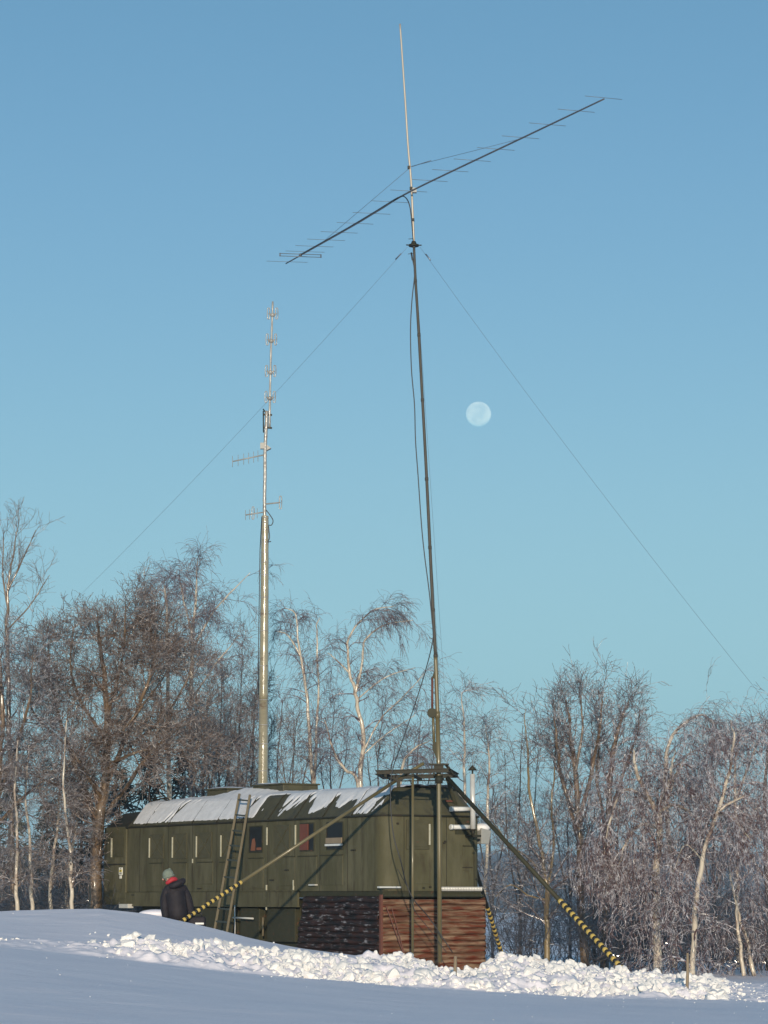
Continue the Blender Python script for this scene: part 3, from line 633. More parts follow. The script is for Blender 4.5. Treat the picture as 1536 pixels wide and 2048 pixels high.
# coax
r = MB(); r.tube(sm(mp([(822, 505), (829, 545), (824, 600), (821, 660), (823, 740), (829, 810), (831, 880), (836, 950), (843, 1050), (849, 1110), (858, 1180), (864, 1240), (866, 1278)], MY-.08)+[R(at(850, 1345, MY-.2)), R(at(826, 1420, MY-.3)), R(at(802, 1490, MY-.4)), R(at(784, 1545, MY-.5)), R(at(781, 1600, MY-.5)), R(at(787, 1670, MY-.5)), R(at(801, 1720, MY-.5)), R(at(812, 1765, MY-.4)), R(at(828, 1800, MY-.4)), R(at(860, 1838, MY-.3)), R(at(905, 1905, MY-.3))]), .0115, 6); mpart('coax_cable', r, M['black'])
r = MB(); r.tube(sm([R(at(795, 1738, MY-.45)), R(at(820, 1785, MY-.3)), R(at(830, 1822, MY-.3)), R(at(860, 1860, MY-.2)), R(at(893, 1905, MY-.2))]), .007, 6); mpart('coax_cable', r, M['black'])
r = MB(); r.tube(mp([(822.5, 505), (825, 520)], MY-.05), .018, 6); r.beam(R(at(817, 478, MY)), R(at(828, 477, MY)), .01, .01); r.beam(R(at(816, 508, MY)), R(at(828, 507, MY)), .01, .01); r.beam(R(at(858, 1276, MY)), R(at(868, 1277, MY)), .01, .01); r.each('cable_clip', M['seam'], mast)

# ------------------------------------------------------------------ long yagi
YL, YR = 64.6, 51.2
bl = at(572, 527, YL); br = at(1208, 198, YR); bc = at(826, 383, 58.1)
yag = empty('beam_antenna', bc, label='long horizontal beam antenna with many thin crossbars on the tall mast', cat='antenna')
def RY(p): return Vector(p)-bc
path = sm([bl, at(700, 455, 61.2), at(760, 419, 59.6), bc+Vector((0, -.12, 0)), at(1040, 278, 54.1), br], 8)
# parametrise boom by pixel x
def proj(p):
    v = p-Vector((0, 0, EYE)); d = v.y*cp+v.z*sp; return 768+F*v.x/d, 1024-F*(-v.y*sp+v.z*cp)/d
bpx = [proj(p)[0] for p in path]
def boom_at(px):
    for i in range(len(path)-1):
        if bpx[i] <= px <= bpx[i+1]: return path[i].lerp(path[i+1], (px-bpx[i])/(bpx[i+1]-bpx[i]))
    return path[0] if px < bpx[0] else path[-1]
r = MB(); r.tube([RY(p) for p in path], [.015+.004*math.sin(math.pi*i/(len(path)-1)) for i in range(len(path))], 10); r.build('boom', M['alu'], yag)
ELS = [(533, 525, 615, 528), (571, 504, 649, 507.5), (591, 492, 667, 496), (614, 477, 690, 483), (641, 462, 716, 467), (673, 444, 747, 451), (705, 424, 781, 433), (742, 404, 818, 414), (780, 384, 855, 393), (823, 363, 896, 372), (863, 342, 938, 349.5), (906, 319, 983, 326), (953, 295, 1031, 303.5), (1002, 271, 1080, 280), (1056, 244, 1134, 254), (1113, 219, 1192, 226.5), (1167, 194, 1247, 202)]
for i, (x0, y0, x1, y1) in enumerate(ELS):
    cx = (x0+x1)/2; c = boom_at(cx); px_, py_ = proj(c); s = c.y
    half = (x1-x0)/2/F*s; ang = math.radians(8+10*i/16)
    dd = Vector((math.cos(ang), math.sin(ang), 0)); r = MB(); c2 = c+Vector((0, 0, .03))
    r.tube([RY(c2-dd*half*1.03), RY(c2+dd*half*1.03)], .0048, 6); r.build('element', M['thin'], yag)
c = boom_at(601)+Vector((0, 0, .03)); dd = Vector((math.cos(.15), math.sin(.15), 0)); r = MB(); h = 42/F*64
r.tube([RY(c-dd*h), RY(c+dd*h)], .008, 6); r.tube([RY(c-dd*h+Vector((0, 0, -.06))), RY(c+dd*h+Vector((0, 0, -.06)))], .008, 6)
for s in (-1, 1): r.tube([RY(c+dd*h*s+Vector((0, 0, .01))), RY(c+dd*h*s+Vector((0, 0, -.07)))], .016, 6)
r.ball(RY(c-Vector((0, 0, .02))), .04); r.build('driven_element', M['thin'], yag)
r = MB(); r.box(RY(at(829, 381, 58.2)), (.09, .12, .10)); r.build('boom_clamp', M['vent'], yag)
r = MB(); r.tube([RY(at(822, 333, MY)), RY(at(950, 301, 56.2)), RY(boom_at(1042))], .005, 5); r.tube([RY(at(824, 333, MY)), RY(at(862, 321, 57.4))], .009, 5); r.build('stay_wire', M['wire'], yag)
r = MB(); r.tube([RY(at(817, 338, MY)), RY(at(735, 408, 60.2)), RY(boom_at(640))], .005, 5); r.build('stay_wire', M['wire'], yag)
r = MB(); pts = [RY(boom_at(x)+Vector((0, -.04, .012))) for x in (602, 650, 700, 750, 775)]+[RY(at(785, 402.5, 58.9)), RY(at(798, 394.5, 58.5)), RY(at(808, 393, 58.3)), RY(at(816, 402, 58.2)), RY(at(821, 420, 58.2)), RY(at(824, 450, 58.2)), RY(at(826.5, 482, 58.2))]
r.tube(sm(pts, 4), .012, 6); r.tube([RY(at(780, 405, 58.9)), RY(at(797, 395.5, 58.4))], .022, 8); r.build('feed_cable', M['black'], yag)

# ------------------------------------------------------------------ iced tube tower behind the wagon
TY = 77.0
tb = at(526, 1860, TY); tb.z = gz(tb.x, TY)-.1
tw = empty('tube_tower', tb, label='thick iced tube tower with a thin antenna pole, rising behind the wagon roof', cat='tower')
def RT(p): return Vector(p)-tb
def tp(l, Y=TY): return [RT(at(x, y, Y)) for x, y in l]
r = MB(); r.tube([Vector((0, 0, 0))]+tp([(525.5, 1568), (526.5, 1500), (526.8, 1400)]), [.14, .14, .135, .132], 20); r.build('lower_tube', M['tower'], tw)
k = 40; pts = sm(tp([(526.8, 1400), (528, 1300), (529, 1200), (529.5, 1120), (529.8, 1050), (530, 1032)]), 8)
r = MB(); r.tube(pts, [.128-.028*i/(len(pts)-1)+.003*math.sin(i*1.9) for i in range(len(pts))], 20); r.build('middle_tube', M['tower'], tw)
r = MB()
for y in (1568, 1542, 1488, 1450, 1400, 1332, 1262, 1195, 1150, 1125, 1105, 1085, 1060, 1045, 1036):
    rr = np.interp(y, [1032, 1400, 1568], [.107, .137, .146]); c = RT(at(np.interp(y, [1032, 1200, 1400, 1568], [530, 529, 526.8, 525.5]), y, TY)); r.tube([c-Vector((0, 0, .012)), c+Vector((0, 0, .012))], float(rr), 20)
r.each('band', M['iced'], tw)
r = MB(); pts = tp([(523.5, 1034), (520, 1100), (518.5, 1200), (517, 1300), (517, 1390)], TY-.13); r.tube(pts, .012, 6)
r.tube(sm(tp([(532, 1020), (540, 1030), (546, 1041), (543, 1050), (536, 1050)], TY-.1)), .014, 6); r.tube(sm(tp([(537, 1052), (539, 1075), (536, 1083), (542, 1083)], TY-.1)), .014, 6); r.build('feeder_cable', M['black'], tw)
r = MB(); pts = sm(tp([(529.5, 1040), (529, 1000), (530, 950), (530, 905), (531, 880), (533, 840), (533.5, 822)])); r.tube(pts, [.05+.004*math.sin(i*2.3) for i in range(len(pts))], 12); r.build('upper_pole', M['iced'], tw)
r = MB(); pts = sm(tp([(539, 855), (540, 790), (542, 700), (544, 650), (545.5, 603)])); r.tube(pts, [.033-.006*i/len(pts)+.004*math.sin(i*2.3) for i in range(len(pts))], 12); r.build('top_pole', M['iced'], tw)
r = MB(); r.tube(tp([(526.5, 822), (527, 865)]), .018, 6); r.tube(tp([(526, 818), (533, 827)]), .02, 6)
for y in (829, 855): r.beam(*tp([(527, y), (544, y+1)]), .05, .05)
r.each('clamp', M['seam'], tw)
def folded(cx, cy, w, h, dx, parent=tw, arm=True, Y=TY):
    r = MB(); c = at(cx, cy, Y); k_ = Y/F
    loop = []
    for i in range(17):
        a = 2*math.pi*i/16; x = math.cos(a)*w/2; z = math.sin(a); z = max(-1, min(1, z*1.35))*h/2; loop.append(RT(c+Vector((x*k_, 0, z*k_))))
    r.tube(loop, .013, 6)
    if arm: r.tube([RT(c), RT(at(cx+dx, cy+3, Y))], .02, 6)
    return r.build('folded_dipole', M['iced'], parent)
for cx, cy in ((545, 627), (542.5, 679), (541, 742), (540, 794)):
    folded(cx-8, cy, 5, 23, 8); folded(cx+8.5, cy, 5, 23, -8)
    r = MB(); r.ball(RT(at(cx, cy+3, TY)), .07); r.build('dipole_hub', M['iced'], tw)
folded(561, 1005, 5, 26, -30)
def small_yagi(pa, pb, els, h):
    r = MB(); r.tube(tp([pa, pb]), .018, 6); 
    for t in els:
        x = pa[0]+(pb[0]-pa[0])*t; y = pa[1]+(pb[1]-pa[1])*t; r.tube(tp([(x, y-h), (x, y+h)]), .008, 5)
    r.tube(tp([pb, (530, pb[1]+10)]), .02, 6); r.build('small_yagi', M['iced'], tw)
small_yagi((465, 923), (527, 910), (.0, .18, .36, .52, .68, .82), 11)
small_yagi((491, 1030), (530, 1024), (0, .2, .6), 10); folded(506, 1026, 5, 25, 0, arm=False)
r = MB(); r.box(RT(at(525, 892, TY)), (.12, .15, .17)); r.add(*(lambda a, b, c: ([a, b, c, a+Vector((0, .2, 0)), b+Vector((0, .2, 0)), c+Vector((0, .2, 0))], [(0, 1, 2), (3, 5, 4), (0, 3, 4, 1), (1, 4, 5, 2), (2, 5, 3, 0)]))(*tp([(532, 888), (542, 896), (532, 901)])))
r.build('bracket_box', M['vent'], tw)

# ------------------------------------------------------------------ person, stooping behind the snow bank, back to us and looking left
PYd = 57.0; h0 = at(341, 1741, PYd); per = empty('person', (h0.x+.02, PYd, h0.z-1.60), label='person in dark jacket and grey green knit hat, back turned, stooping behind the bank', cat='person')
kx = PYd/F
def pz(x, y, dy=0.0): p = at(x, y, PYd+dy); return Vector((p.x, p.y, p.z))-per.location
def skin(name, verts, edges, m, parent=per, sub=2, root=0):
    me = bpy.data.meshes.new(name); me.from_pydata([v[0] for v in verts], [], []); me.vertices
    bm = bmesh.new(); vs = [bm.verts.new(v[0]) for v in verts]
    for a, b in edges: bm.edges.new((vs[a], vs[b]))
    bm.to_mesh(me); bm.free(); o = link(name, me, m, parent)
    sk = o.modifiers.new('skin', 'SKIN'); sk.use_smooth_shade = True
    lay = me.skin_vertices[0] if me.skin_vertices else None
    if lay is None:
        bpy.context.view_layer.update(); lay = me.skin_vertices[0]
    for i, v in enumerate(verts): rx = v[1]; lay.data[i].radius = rx if isinstance(rx, tuple) else (rx, rx)
    lay.data[root].use_root = True
    sb = o.modifiers.new('sub', 'SUBSURF'); sb.levels = sub; sb.render_levels = sub; return o
M['skin'] = mat('skin', (.50, .27, .20), .5); M['jacket'] = mat('dark_jacket', (.016, .014, .018), .7, spec=.25, c2=(.038, .030, .034), scale=4, lo=.42, bump=1, bscale=5)
M['hat'] = mat('knit_hat', (.17, .20, .16), .9, c2=(.22, .25, .20), scale=30, bump=.6, bscale=60); M['red'] = mat('red_lining', (.40, .025, .035), .7, c2=(.35, .02, .03), scale=10)
M['trouser'] = mat('dark_trousers', (.03, .03, .035), .8)
hp = pz(356, 1838); ch = pz(351, 1784); nk = pz(345, 1763, .0); hd = pz(336, 1756, .0)
kneeL = hp+Vector((-.10, .14, -.40)); kneeR = hp+Vector((.16, .10, -.40)); g = -.02
body_v = [(hp, .13), ((hp+ch)/2, .13), (ch, .14), (nk, .06), (hd, (.09, .10)), (hd+Vector((-.01, 0, .05)), .08),
          (pz(336, 1780, .0), .06), (pz(330, 1800, -.06), .045), (pz(331, 1822, -.14), .04), (pz(332, 1841, -.2), .035),
          (pz(366, 1779, .02), .06), (pz(376, 1802, .02), .045), (pz(382, 1826, .04), .04), (pz(384, 1848, .05), .035),
          (hp+Vector((-.10, 0, -.05)), .10), (kneeL, .065), (Vector((kneeL.x-.02, kneeL.y-.12, .08)), .045), (hp+Vector((.10, 0, -.05)), .10), (kneeR, .065), (Vector((kneeR.x+.02, kneeR.y-.12, .08)), .045)]
body_e = [(0, 1), (1, 2), (2, 3), (3, 4), (4, 5), (2, 6), (6, 7), (7, 8), (8, 9), (2, 10), (10, 11), (11, 12), (12, 13), (0, 14), (14, 15), (15, 16), (0, 17), (17, 18), (18, 19)]
# fingers
for hi, sd_ in ((9, -1), (13, 1)):
    hpz = body_v[hi][0]
    for k in range(4):
        i = len(body_v); p = hpz+Vector((-.024+.016*k, -.01, -.045)); body_v.append((p, .010)); body_v.append((p+Vector((0, -.012, -.028-.006*(k in (1, 2)))), .009)); body_v.append((p+Vector((0, -.028, -.045)), .008)); body_e += [(hi, i), (i, i+1), (i+1, i+2)]
    i = len(body_v); body_v.append((hpz+Vector((-.035*sd_, -.015, -.01)), .011)); body_v.append((hpz+Vector((-.045*sd_, -.03, -.035)), .009)); body_e += [(hi, i), (i, i+1)]
skin('body', body_v, body_e, M['skin'])
# face turned left and down
r = MB(); f = hd+Vector((-.085, -.015, -.005)); r.ball(f+Vector((-.012, -.01, -.02)), .017, 0, 8, (1.2, .8, 1.3)); r.build('nose', M['skin'], per)
for dy in (-.035, .03):
    r = MB(); r.ball(hd+Vector((-.072, dy, .015)), .011, 0, 8); r.build('eye', M['black'], per)
r = MB(); r.ball(hd+Vector((-.078, -.005, -.055)), .016, 0, 8, (.5, 1.2, .35)); r.build('mouth', M['red'], per)
r = MB(); r.ball(hd+Vector((.0, -.085, -.01)), .026, 0, 8, (.8, .4, 1.2)); r.build('ear', M['skin'], per)
# jacket : back, sleeves, hood
jv = [(pz(357, 1860), (.36, .26)), (pz(357, 1838), (.35, .26)), (pz(355, 1812), (.31, .24)), (pz(351, 1790), (.25, .20)), (pz(350, 1774, .02), (.17, .15)), (pz(350, 1764, .02), (.11, .11)),
      (pz(334, 1778, .0), .11), (pz(329, 1800, -.06), .105), (pz(330, 1822, -.14), .09), (pz(332, 1838, -.2), .075),
      (pz(368, 1777, .02), .11), (pz(376, 1802, .02), .105), (pz(382, 1826, .04), .09), (pz(384, 1846, .05), .075)]
je = [(0, 1), (1, 2), (2, 3), (3, 4), (4, 5), (3, 6), (6, 7), (7, 8), (8, 9), (3, 10), (10, 11), (11, 12), (12, 13)]
skin('jacket', jv, je, M['jacket'], root=2)
hv = [(pz(338, 1773, -.14), (.06, .06)), (pz(351, 1770, -.20), (.10, .08)), (pz(364, 1764, -.12), (.11, .08)), (pz(367, 1760, -.0), (.07, .06))]
skin('hood', hv, [(0, 1), (1, 2), (2, 3)], M['jacket'])
hv = [(pz(332, 1767, -.05), .035), (pz(338, 1764, -.10), .045), (pz(344, 1758, -.10), .06), (pz(351, 1758, -.05), .05), (pz(352, 1762, .06), .05)]
skin('hood_lining', hv, [(0, 1), (1, 2), (2, 3), (3, 4)], M['red'])
r = MB(); tl = Matrix.Rotation(-.3, 3, 'Y'); r.ball(pz(336.5, 1750, .0), .118, 0, 20, (1, 1.0, 1.05), tl); r.tube([pz(336.5, 1750, .0)+tl @ Vector((.112*math.cos(a_), .112*math.sin(a_), -.035)) for a_ in [2*math.pi*q/20 for q in range(21)]], .02, 8)
r.ball(pz(339, 1739), .03, 0, 8); r.build('hat', M['hat'], per)
tv = [(hp, .15), (hp+Vector((-.11, 0, -.08)), .125), (kneeL, .09), (Vector((kneeL.x-.02, kneeL.y-.12, .1)), .07), (hp+Vector((.11, 0, -.08)), .125), (kneeR, .09), (Vector((kneeR.x+.02, kneeR.y-.12, .1)), .07)]
skin('trousers', tv, [(0, 1), (1, 2), (2, 3), (0, 4), (4, 5), (5, 6)], M['trouser'])
for kk in (kneeL, kneeR):
    r = MB(); s = -.02 if kk is kneeL else .02; r.ball(Vector((kk.x+s-.04, kk.y-.12, .05)), .09, 0, 12, (1.5, .65, .75)); r.build('boot', M['black'], per)
# dark bag beside the person with a pale stripe
bg_ = at(394, 1846, 56.6); r = MB(); r.box((0, 0, 0), (.34, .22, .26)); o = r.build('bag', M['jacket'], None, bevel=.04); o.location = bg_; tag(o, 'black bag with a pale stripe beside the person, half hidden by the bank', 'bag')
r = MB(); r.box((.06, -.115, -.01), (.17, .012, .035)); r.build('stripe', M['white'], o)
r = MB(); r.tube([(-.1, 0, .12), (-.08, 0, .2), (.08, 0, .2), (.1, 0, .12)], .014, 6); r.build('handle', M['black'], o)
r = MB(); r.ball((0, 0, 0), .3, n=20, sc=(1.2, .8, .32)); o = r.build('snow_heap', M['snow']); o.location = at(311, 1828, 58.5); tag(o, 'low snow heap at the foot of the wagon left of the person', 'snow heap')

# ------------------------------------------------------------------ trees
def twigmat(name, brown, ice, lo=.42, hi=.6, rough=.3, amt=.8):
    m = mat(name, brown, rough, c2=ice, scale=7, lo=lo, hi=hi, amt=amt, coat=.7, detail=6); nt = m.node_tree; n = nt.nodes; l = nt.links
    b = n['Principled BSDF']; src = b.inputs['Base Color'].links[0].from_socket                      # ice and snow lie on the upper side of the twigs
    g = n.new('ShaderNodeNewGeometry'); sx_ = n.new('ShaderNodeSeparateXYZ'); l.new(g.outputs['Normal'], sx_.inputs[0])
    rp = n.new('ShaderNodeMapRange'); rp.inputs[1].default_value = .35; rp.inputs[2].default_value = .95; rp.inputs[4].default_value = amt*.6; l.new(sx_.outputs[2], rp.inputs[0])
    mx = n.new('ShaderNodeMix'); mx.data_type = 'RGBA'; l.new(src, mx.inputs[6]); mx.inputs[7].default_value = (.62, .64, .70, 1); l.new(rp.outputs[0], mx.inputs[0]); l.new(mx.outputs[2], b.inputs['Base Color'])
    return m
M['twig_ice'] = twigmat('iced_twigs', (.095, .062, .052), (.56, .55, .57), .49, .61, .22, .9)
M['twig_warm'] = twigmat('warm_iced_twigs', (.135, .080, .046), (.52, .49, .47), .50, .64, .25, .85)
M['twig_brown'] = twigmat('brown_twigs', (.125, .078, .052), (.50, .47, .46), .50, .64, .3, .8)
M['twig_purple'] = twigmat('purple_birch_twigs', (.10, .060, .062), (.44, .41, .44), .50, .64, .3, .8)
M['twig_red'] = twigmat('reddish_iced_twigs', (.115, .055, .048), (.60, .58, .60), .475, .58, .2, .95)
M['twig_dark'] = twigmat('dark_thicket_twigs', (.045, .035, .032), (.20, .20, .23), .48, .68, .5, .5)
M['birch'] = mat('birch_bark', (.52, .45, .35), .6, c2=(.16, .10, .08), scale=3, amt=1, bump=.3, bscale=20, stretch=(1, 1, .6), lo=.5, hi=.62, c3=(.04, .035, .03), s3=7, lo3=.62, hi3=.68, coat=.3)
M['bark'] = mat('brown_bark', (.17, .11, .06), .5, c2=(.09, .065, .045), scale=4, amt=1, bump=.6, bscale=14, stretch=(1, 1, .3), coat=.5, c3=(.32, .27, .20), s3=5, lo3=.62, hi3=.72)
M['barkdark'] = mat('dark_bark', (.055, .045, .04), .7, c2=(.1, .085, .07), scale=4, bump=.5, bscale=14, stretch=(1, 1, .3))
M['barkgold'] = mat('greenish_lit_bark', (.24, .18, .09), .35, c2=(.14, .10, .05), scale=5, bump=.5, bscale=12, stretch=(1, 1, .4), coat=.8)
M['needle'] = mat('spruce_needles', (.022, .032, .024), .6, c2=(.06, .07, .07), scale=2)

def norm(v): return v/np.maximum(np.linalg.norm(v, axis=-1, keepdims=True), 1e-9)
def tubes(P, Rr, S):                                           # P (N,M,3) R (N,M)
    N, Mn, _ = P.shape; T = np.empty_like(P); T[:, 1:-1] = P[:, 2:]-P[:, :-2]; T[:, 0] = P[:, 1]-P[:, 0]; T[:, -1] = P[:, -1]-P[:, -2]; T = norm(T)
    ref = norm(np.cross(T[:, :1], np.array([.31, .87, .38])) + 1e-6); ref = np.repeat(ref, Mn, 1); ref = norm(ref-T*(ref*T).sum(-1, keepdims=True)); B = np.cross(T, ref)
    a = np.arange(S)*2*np.pi/S
    V = P[:, :, None]+(ref[:, :, None]*np.cos(a)[None, None, :, None]+B[:, :, None]*np.sin(a)[None, None, :, None])*Rr[:, :, None, None]
    i = np.arange(N)[:, None, None]*Mn*S; j = np.arange(Mn-1)[None, :, None]*S; k = np.arange(S)[None, None, :]; k2 = (k+1) % S
    Qd = np.stack([i+j+k, i+j+k2, i+j+S+k2, i+j+S+k], -1).reshape(-1, 4)
    return V.reshape(-1, 3), Qd
def spawn(rng, P, Rr, n, t0, t1, ln, ang, nseg=6, grav=0.0, up=0.0, wob=.12, rr=.5, rmax=1, rmin=.0035, lenpow=.0, bias=None, lnvar=.35, wind=(0, 0, 0)):
    N, Mn, _ = P.shape; idx = np.repeat(np.arange(N), n); C = len(idx)
    t = t0+(t1-t0)*rng.uniform(0, 1, C)**.9; f = t*(Mn-1); i0 = np.minimum(f.astype(int), Mn-2); fr = (f-i0)[:, None]
    pos = P[idx, i0]*(1-fr)+P[idx, i0+1]*fr; d0 = norm(P[idx, i0+1]-P[idx, i0]); r0 = Rr[idx, i0]*(1-fr[:, 0])+Rr[idx, i0+1]*fr[:, 0]
    q = rng.normal(size=(C, 3)); q = norm(q-d0*(q*d0).sum(-1, keepdims=True)); a = np.radians(ang[0]+(ang[1]-ang[0])*rng.uniform(0, 1, C))[:, None]
    d = norm(d0*np.cos(a)+q*np.sin(a)+np.array([0, 0, up])+(0 if bias is None else np.array(bias)))
    L = ln*(1+lnvar*rng.uniform(-1, 1, C))*(1-lenpow*t); step = (L/nseg)[:, None]
    out = np.empty((C, nseg+1, 3)); out[:, 0] = pos
    for k in range(nseg):
        d = norm(d+rng.normal(size=(C, 3))*wob+np.array([0, 0, -grav])*((k+1)/nseg)+np.array(wind)/nseg)
        pos = pos+d*step; out[:, k+1] = pos
    rb = np.clip(r0*rr, rmin, rmax); tp_ = np.linspace(1, .35, nseg+1)[None]
    return out, np.maximum(rb[:, None]*tp_, rmin*.75)
def limb(pts, Y, r0, r1, n=7, jit=.0):                         # trunk or fork through photo points at a distance
    p = sm([at(x, y, Y+(jit*math.sin(i*2.1) if i else 0)) for i, (x, y) in enumerate(pts)], n); P = np.array([list(v) for v in p])
    m_ = len(P); sd_ = int(abs(pts[0][0]*7+pts[-1][1])) ; tt_ = np.arange(m_)
    wv = np.minimum(tt_, 6)/6*.05*min(1, r0/.09+.35)
    P[:, 0] += wv*(vnoise(tt_*.45, tt_*0, sd_)-.5)+wv*.45*(vnoise(tt_*1.1, tt_*0, sd_+5)-.5); P[:, 1] += 2*wv*(vnoise(tt_*.45, tt_*0, sd_+9)-.5)
    return P[None], (np.linspace(1, 0, m_)**.8*(r0-r1)+r1)[None]*(1+.10*(vnoise(tt_*.9, tt_*0, sd_+3)-.5))
def tree(name, label, limbs, tmat, kmat, levels, seed, group='bare trees behind the wagon'):
    rng = np.random.default_rng(seed)
    b = limbs[0][0][0, 0]; root = empty(name, tuple(b), label=label, cat='birch tree' if 'birch' in name else 'tree', group=group)
    Vs = []; Qs = []; n0 = 0
    for P, Rr in limbs:
        v, q = tubes(P-b, Rr, 9); Vs.append(v); Qs.append(q+n0); n0 += len(v)
    link('trunk', np_mesh('trunk', np.concatenate(Vs), np.concatenate(Qs), True), kmat, root)
    Vs = []; Qs = []; n0 = 0
    for (src, lim) in ((x, None) for x in limbs):
        cur = [src]
        for li, lv in enumerate(levels):
            nxt = []
            for P, Rr in cur:
                kw = dict(lv); nn = kw.pop('n'); 
                if li == 0:
                    L0 = np.linalg.norm(np.diff(P[0], axis=0), axis=1).sum(); nn = max(3, int(nn*L0))
                o, rr_ = spawn(rng, P, Rr, nn, **kw); nxt.append((o, rr_))
                v, q = tubes(o-b, rr_, 5 if li == 0 else 3); Vs.append(v); Qs.append(q+n0); n0 += len(v)
            cur = nxt
    link('crown', np_mesh('crown', np.concatenate(Vs), np.concatenate(Qs), True), tmat, root); return root
# branch recipes : n of level 0 is per metre of limb
def weep(l0=1.3, n0=3.2, n1=6, n2=7, g=.55, wind=(0, 0, 0), t0=.3, l2=.55, l1=.7, r=.0050, w=.17, g0=.16):
    return [dict(n=n0, t0=t0, t1=1, ln=l0, ang=(28, 62), nseg=7, grav=g0, wob=.10, rr=.42, rmax=.035, rmin=.008, lenpow=.45, wind=wind),
            dict(n=n1, t0=.15, t1=1, ln=l1, ang=(20, 60), nseg=6, grav=g*.7, wob=w, rr=.5, rmin=.0055, wind=wind),
            dict(n=n2, t0=.1, t1=1, ln=l2, ang=(20, 65), nseg=5, grav=g, wob=w, rr=.6, rmin=r, wind=wind)]
def upr(l0=1.3, n0=3.5, n1=6, n2=5, t0=.25, l1=.6, l2=.34, ang=(22, 50), up=.35, lp=.45, r=.0062):
    return [dict(n=n0, t0=t0, t1=1, ln=l0, ang=ang, nseg=6, grav=-.10, up=up, wob=.10, rr=.45, rmax=.04, rmin=.008, lenpow=lp),
            dict(n=n1, t0=.15, t1=1, ln=l1, ang=(25, 60), nseg=5, grav=-.05, up=.15, wob=.15, rr=.5, rmin=.0058),
            dict(n=n2, t0=.1, t1=1, ln=l2, ang=(25, 65), nseg=4, grav=0, up=.05, wob=.18, rr=.6, rmin=r)]
LB = 'bare trees left of the tube tower'; MBG = 'bare trees between the tower and the mast'; RG = 'bare trees right of the wagon'
# --- left
tree('poplar_tree', 'tall sparse upswept tree at the left edge, its thin top standing clear in the sky',
     [limb([(28, 1850), (22, 1600), (18, 1400), (14, 1270), (18, 1160), (36, 1050)], 76, .09, .008), limb([(16, 1220), (6, 1150), (8, 1060)], 76, .03, .009), limb([(15, 1260), (60, 1210), (100, 1150)], 76, .025, .008), limb([(16, 1180), (45, 1120), (72, 1060)], 76, .028, .008)],
     M['twig_brown'], M['bark'], upr(.6, 2.4, 4, 3, t0=.0, lp=.3, r=.005), 1, LB)
tree('broad_tree', 'biggest broad dense brown tree, its thick trunk standing against the left end of the wagon',
     [limb([(190, 1862), (192, 1750), (198, 1640), (212, 1560), (214, 1440), (205, 1320), (195, 1225)], 71.3, .19, .012, jit=.2),
      limb([(194, 1665), (178, 1600), (150, 1530), (120, 1440), (100, 1350), (98, 1275)], 71.3, .085, .008, jit=.5), limb([(202, 1640), (240, 1590), (290, 1520), (340, 1470), (400, 1430)], 71.3, .08, .008, jit=.9),
      limb([(212, 1570), (250, 1480), (290, 1380), (310, 1300), (305, 1230)], 71.3, .07, .008, jit=.7), limb([(213, 1480), (160, 1400), (140, 1330), (150, 1240)], 71.3, .05, .008, jit=.8),
      limb([(214, 1440), (240, 1340), (250, 1260), (250, 1195)], 71.3, .045, .008, jit=.7), limb([(200, 1630), (150, 1590), (90, 1560), (40, 1540)], 71.3, .06, .008, jit=.8), limb([(250, 1500), (320, 1440), (370, 1370), (385, 1320)], 71.3, .04, .008, jit=.8),
      limb([(213, 1500), (270, 1430), (335, 1340), (340, 1280)], 71.3, .04, .008, jit=-.8), limb([(205, 1600), (140, 1500), (70, 1430), (60, 1360)], 71.3, .05, .008, jit=-.9), limb([(213, 1530), (290, 1500), (370, 1500), (420, 1510)], 71.3, .04, .008, jit=-.8)],
     M['twig_warm'], M['bark'], upr(.85, 5.2, 6, 5, t0=.12, ang=(35, 85), up=.08, l1=.5, l2=.34, lp=.2)+[dict(n=2, t0=.2, t1=1, ln=.2, ang=(25, 70), nseg=3, wob=.2, rr=.8, rmin=.0058)], 2, LB)
tree('birch_tree', 'leftmost tall birch with a rounded nodding top, just left of the tube tower',
     [limb([(388, 1860), (385, 1600), (382, 1400), (384, 1280), (392, 1200), (396, 1110)], 80, .09, .010), limb([(384, 1270), (368, 1200), (358, 1150)], 80, .035, .01), limb([(384, 1300), (430, 1220), (500, 1145)], 80, .04, .008), limb([(382, 1400), (430, 1330), (480, 1270)], 80, .035, .008)],
     M['twig_purple'], M['birch'], weep(1.05, 3.2, 6, 6, g=.32, t0=.2, l1=.55, l2=.4), 3, LB)
tree('birch_tree', 'slim orange barked birch inside the broad brown tree, left of the nodding birch',
     [limb([(340, 1860), (338, 1600), (336, 1400), (334, 1270), (330, 1170)], 74, .08, .02)], M['twig_purple'], M['birch'], weep(.95, 3.2, 6, 6, g=.4, l1=.5, l2=.4), 4, LB)
tree('bushy_tree', 'iced bushy tree at the left edge, below the tall sparse top',
     [limb([(-12, 1860), (-8, 1700), (-5, 1560), (5, 1440), (0, 1310)], 70, .12, .03, jit=.3), limb([(-6, 1600), (30, 1500), (60, 1400), (65, 1310)], 70, .06, .015, jit=.5), limb([(-6, 1650), (50, 1590), (90, 1560)], 70, .05, .015, jit=.5)],
     M['twig_ice'], M['bark'], upr(1.0, 5, 7, 6, t0=.1, ang=(35, 80), up=.05, l1=.55, l2=.35, lp=.2), 5, LB)
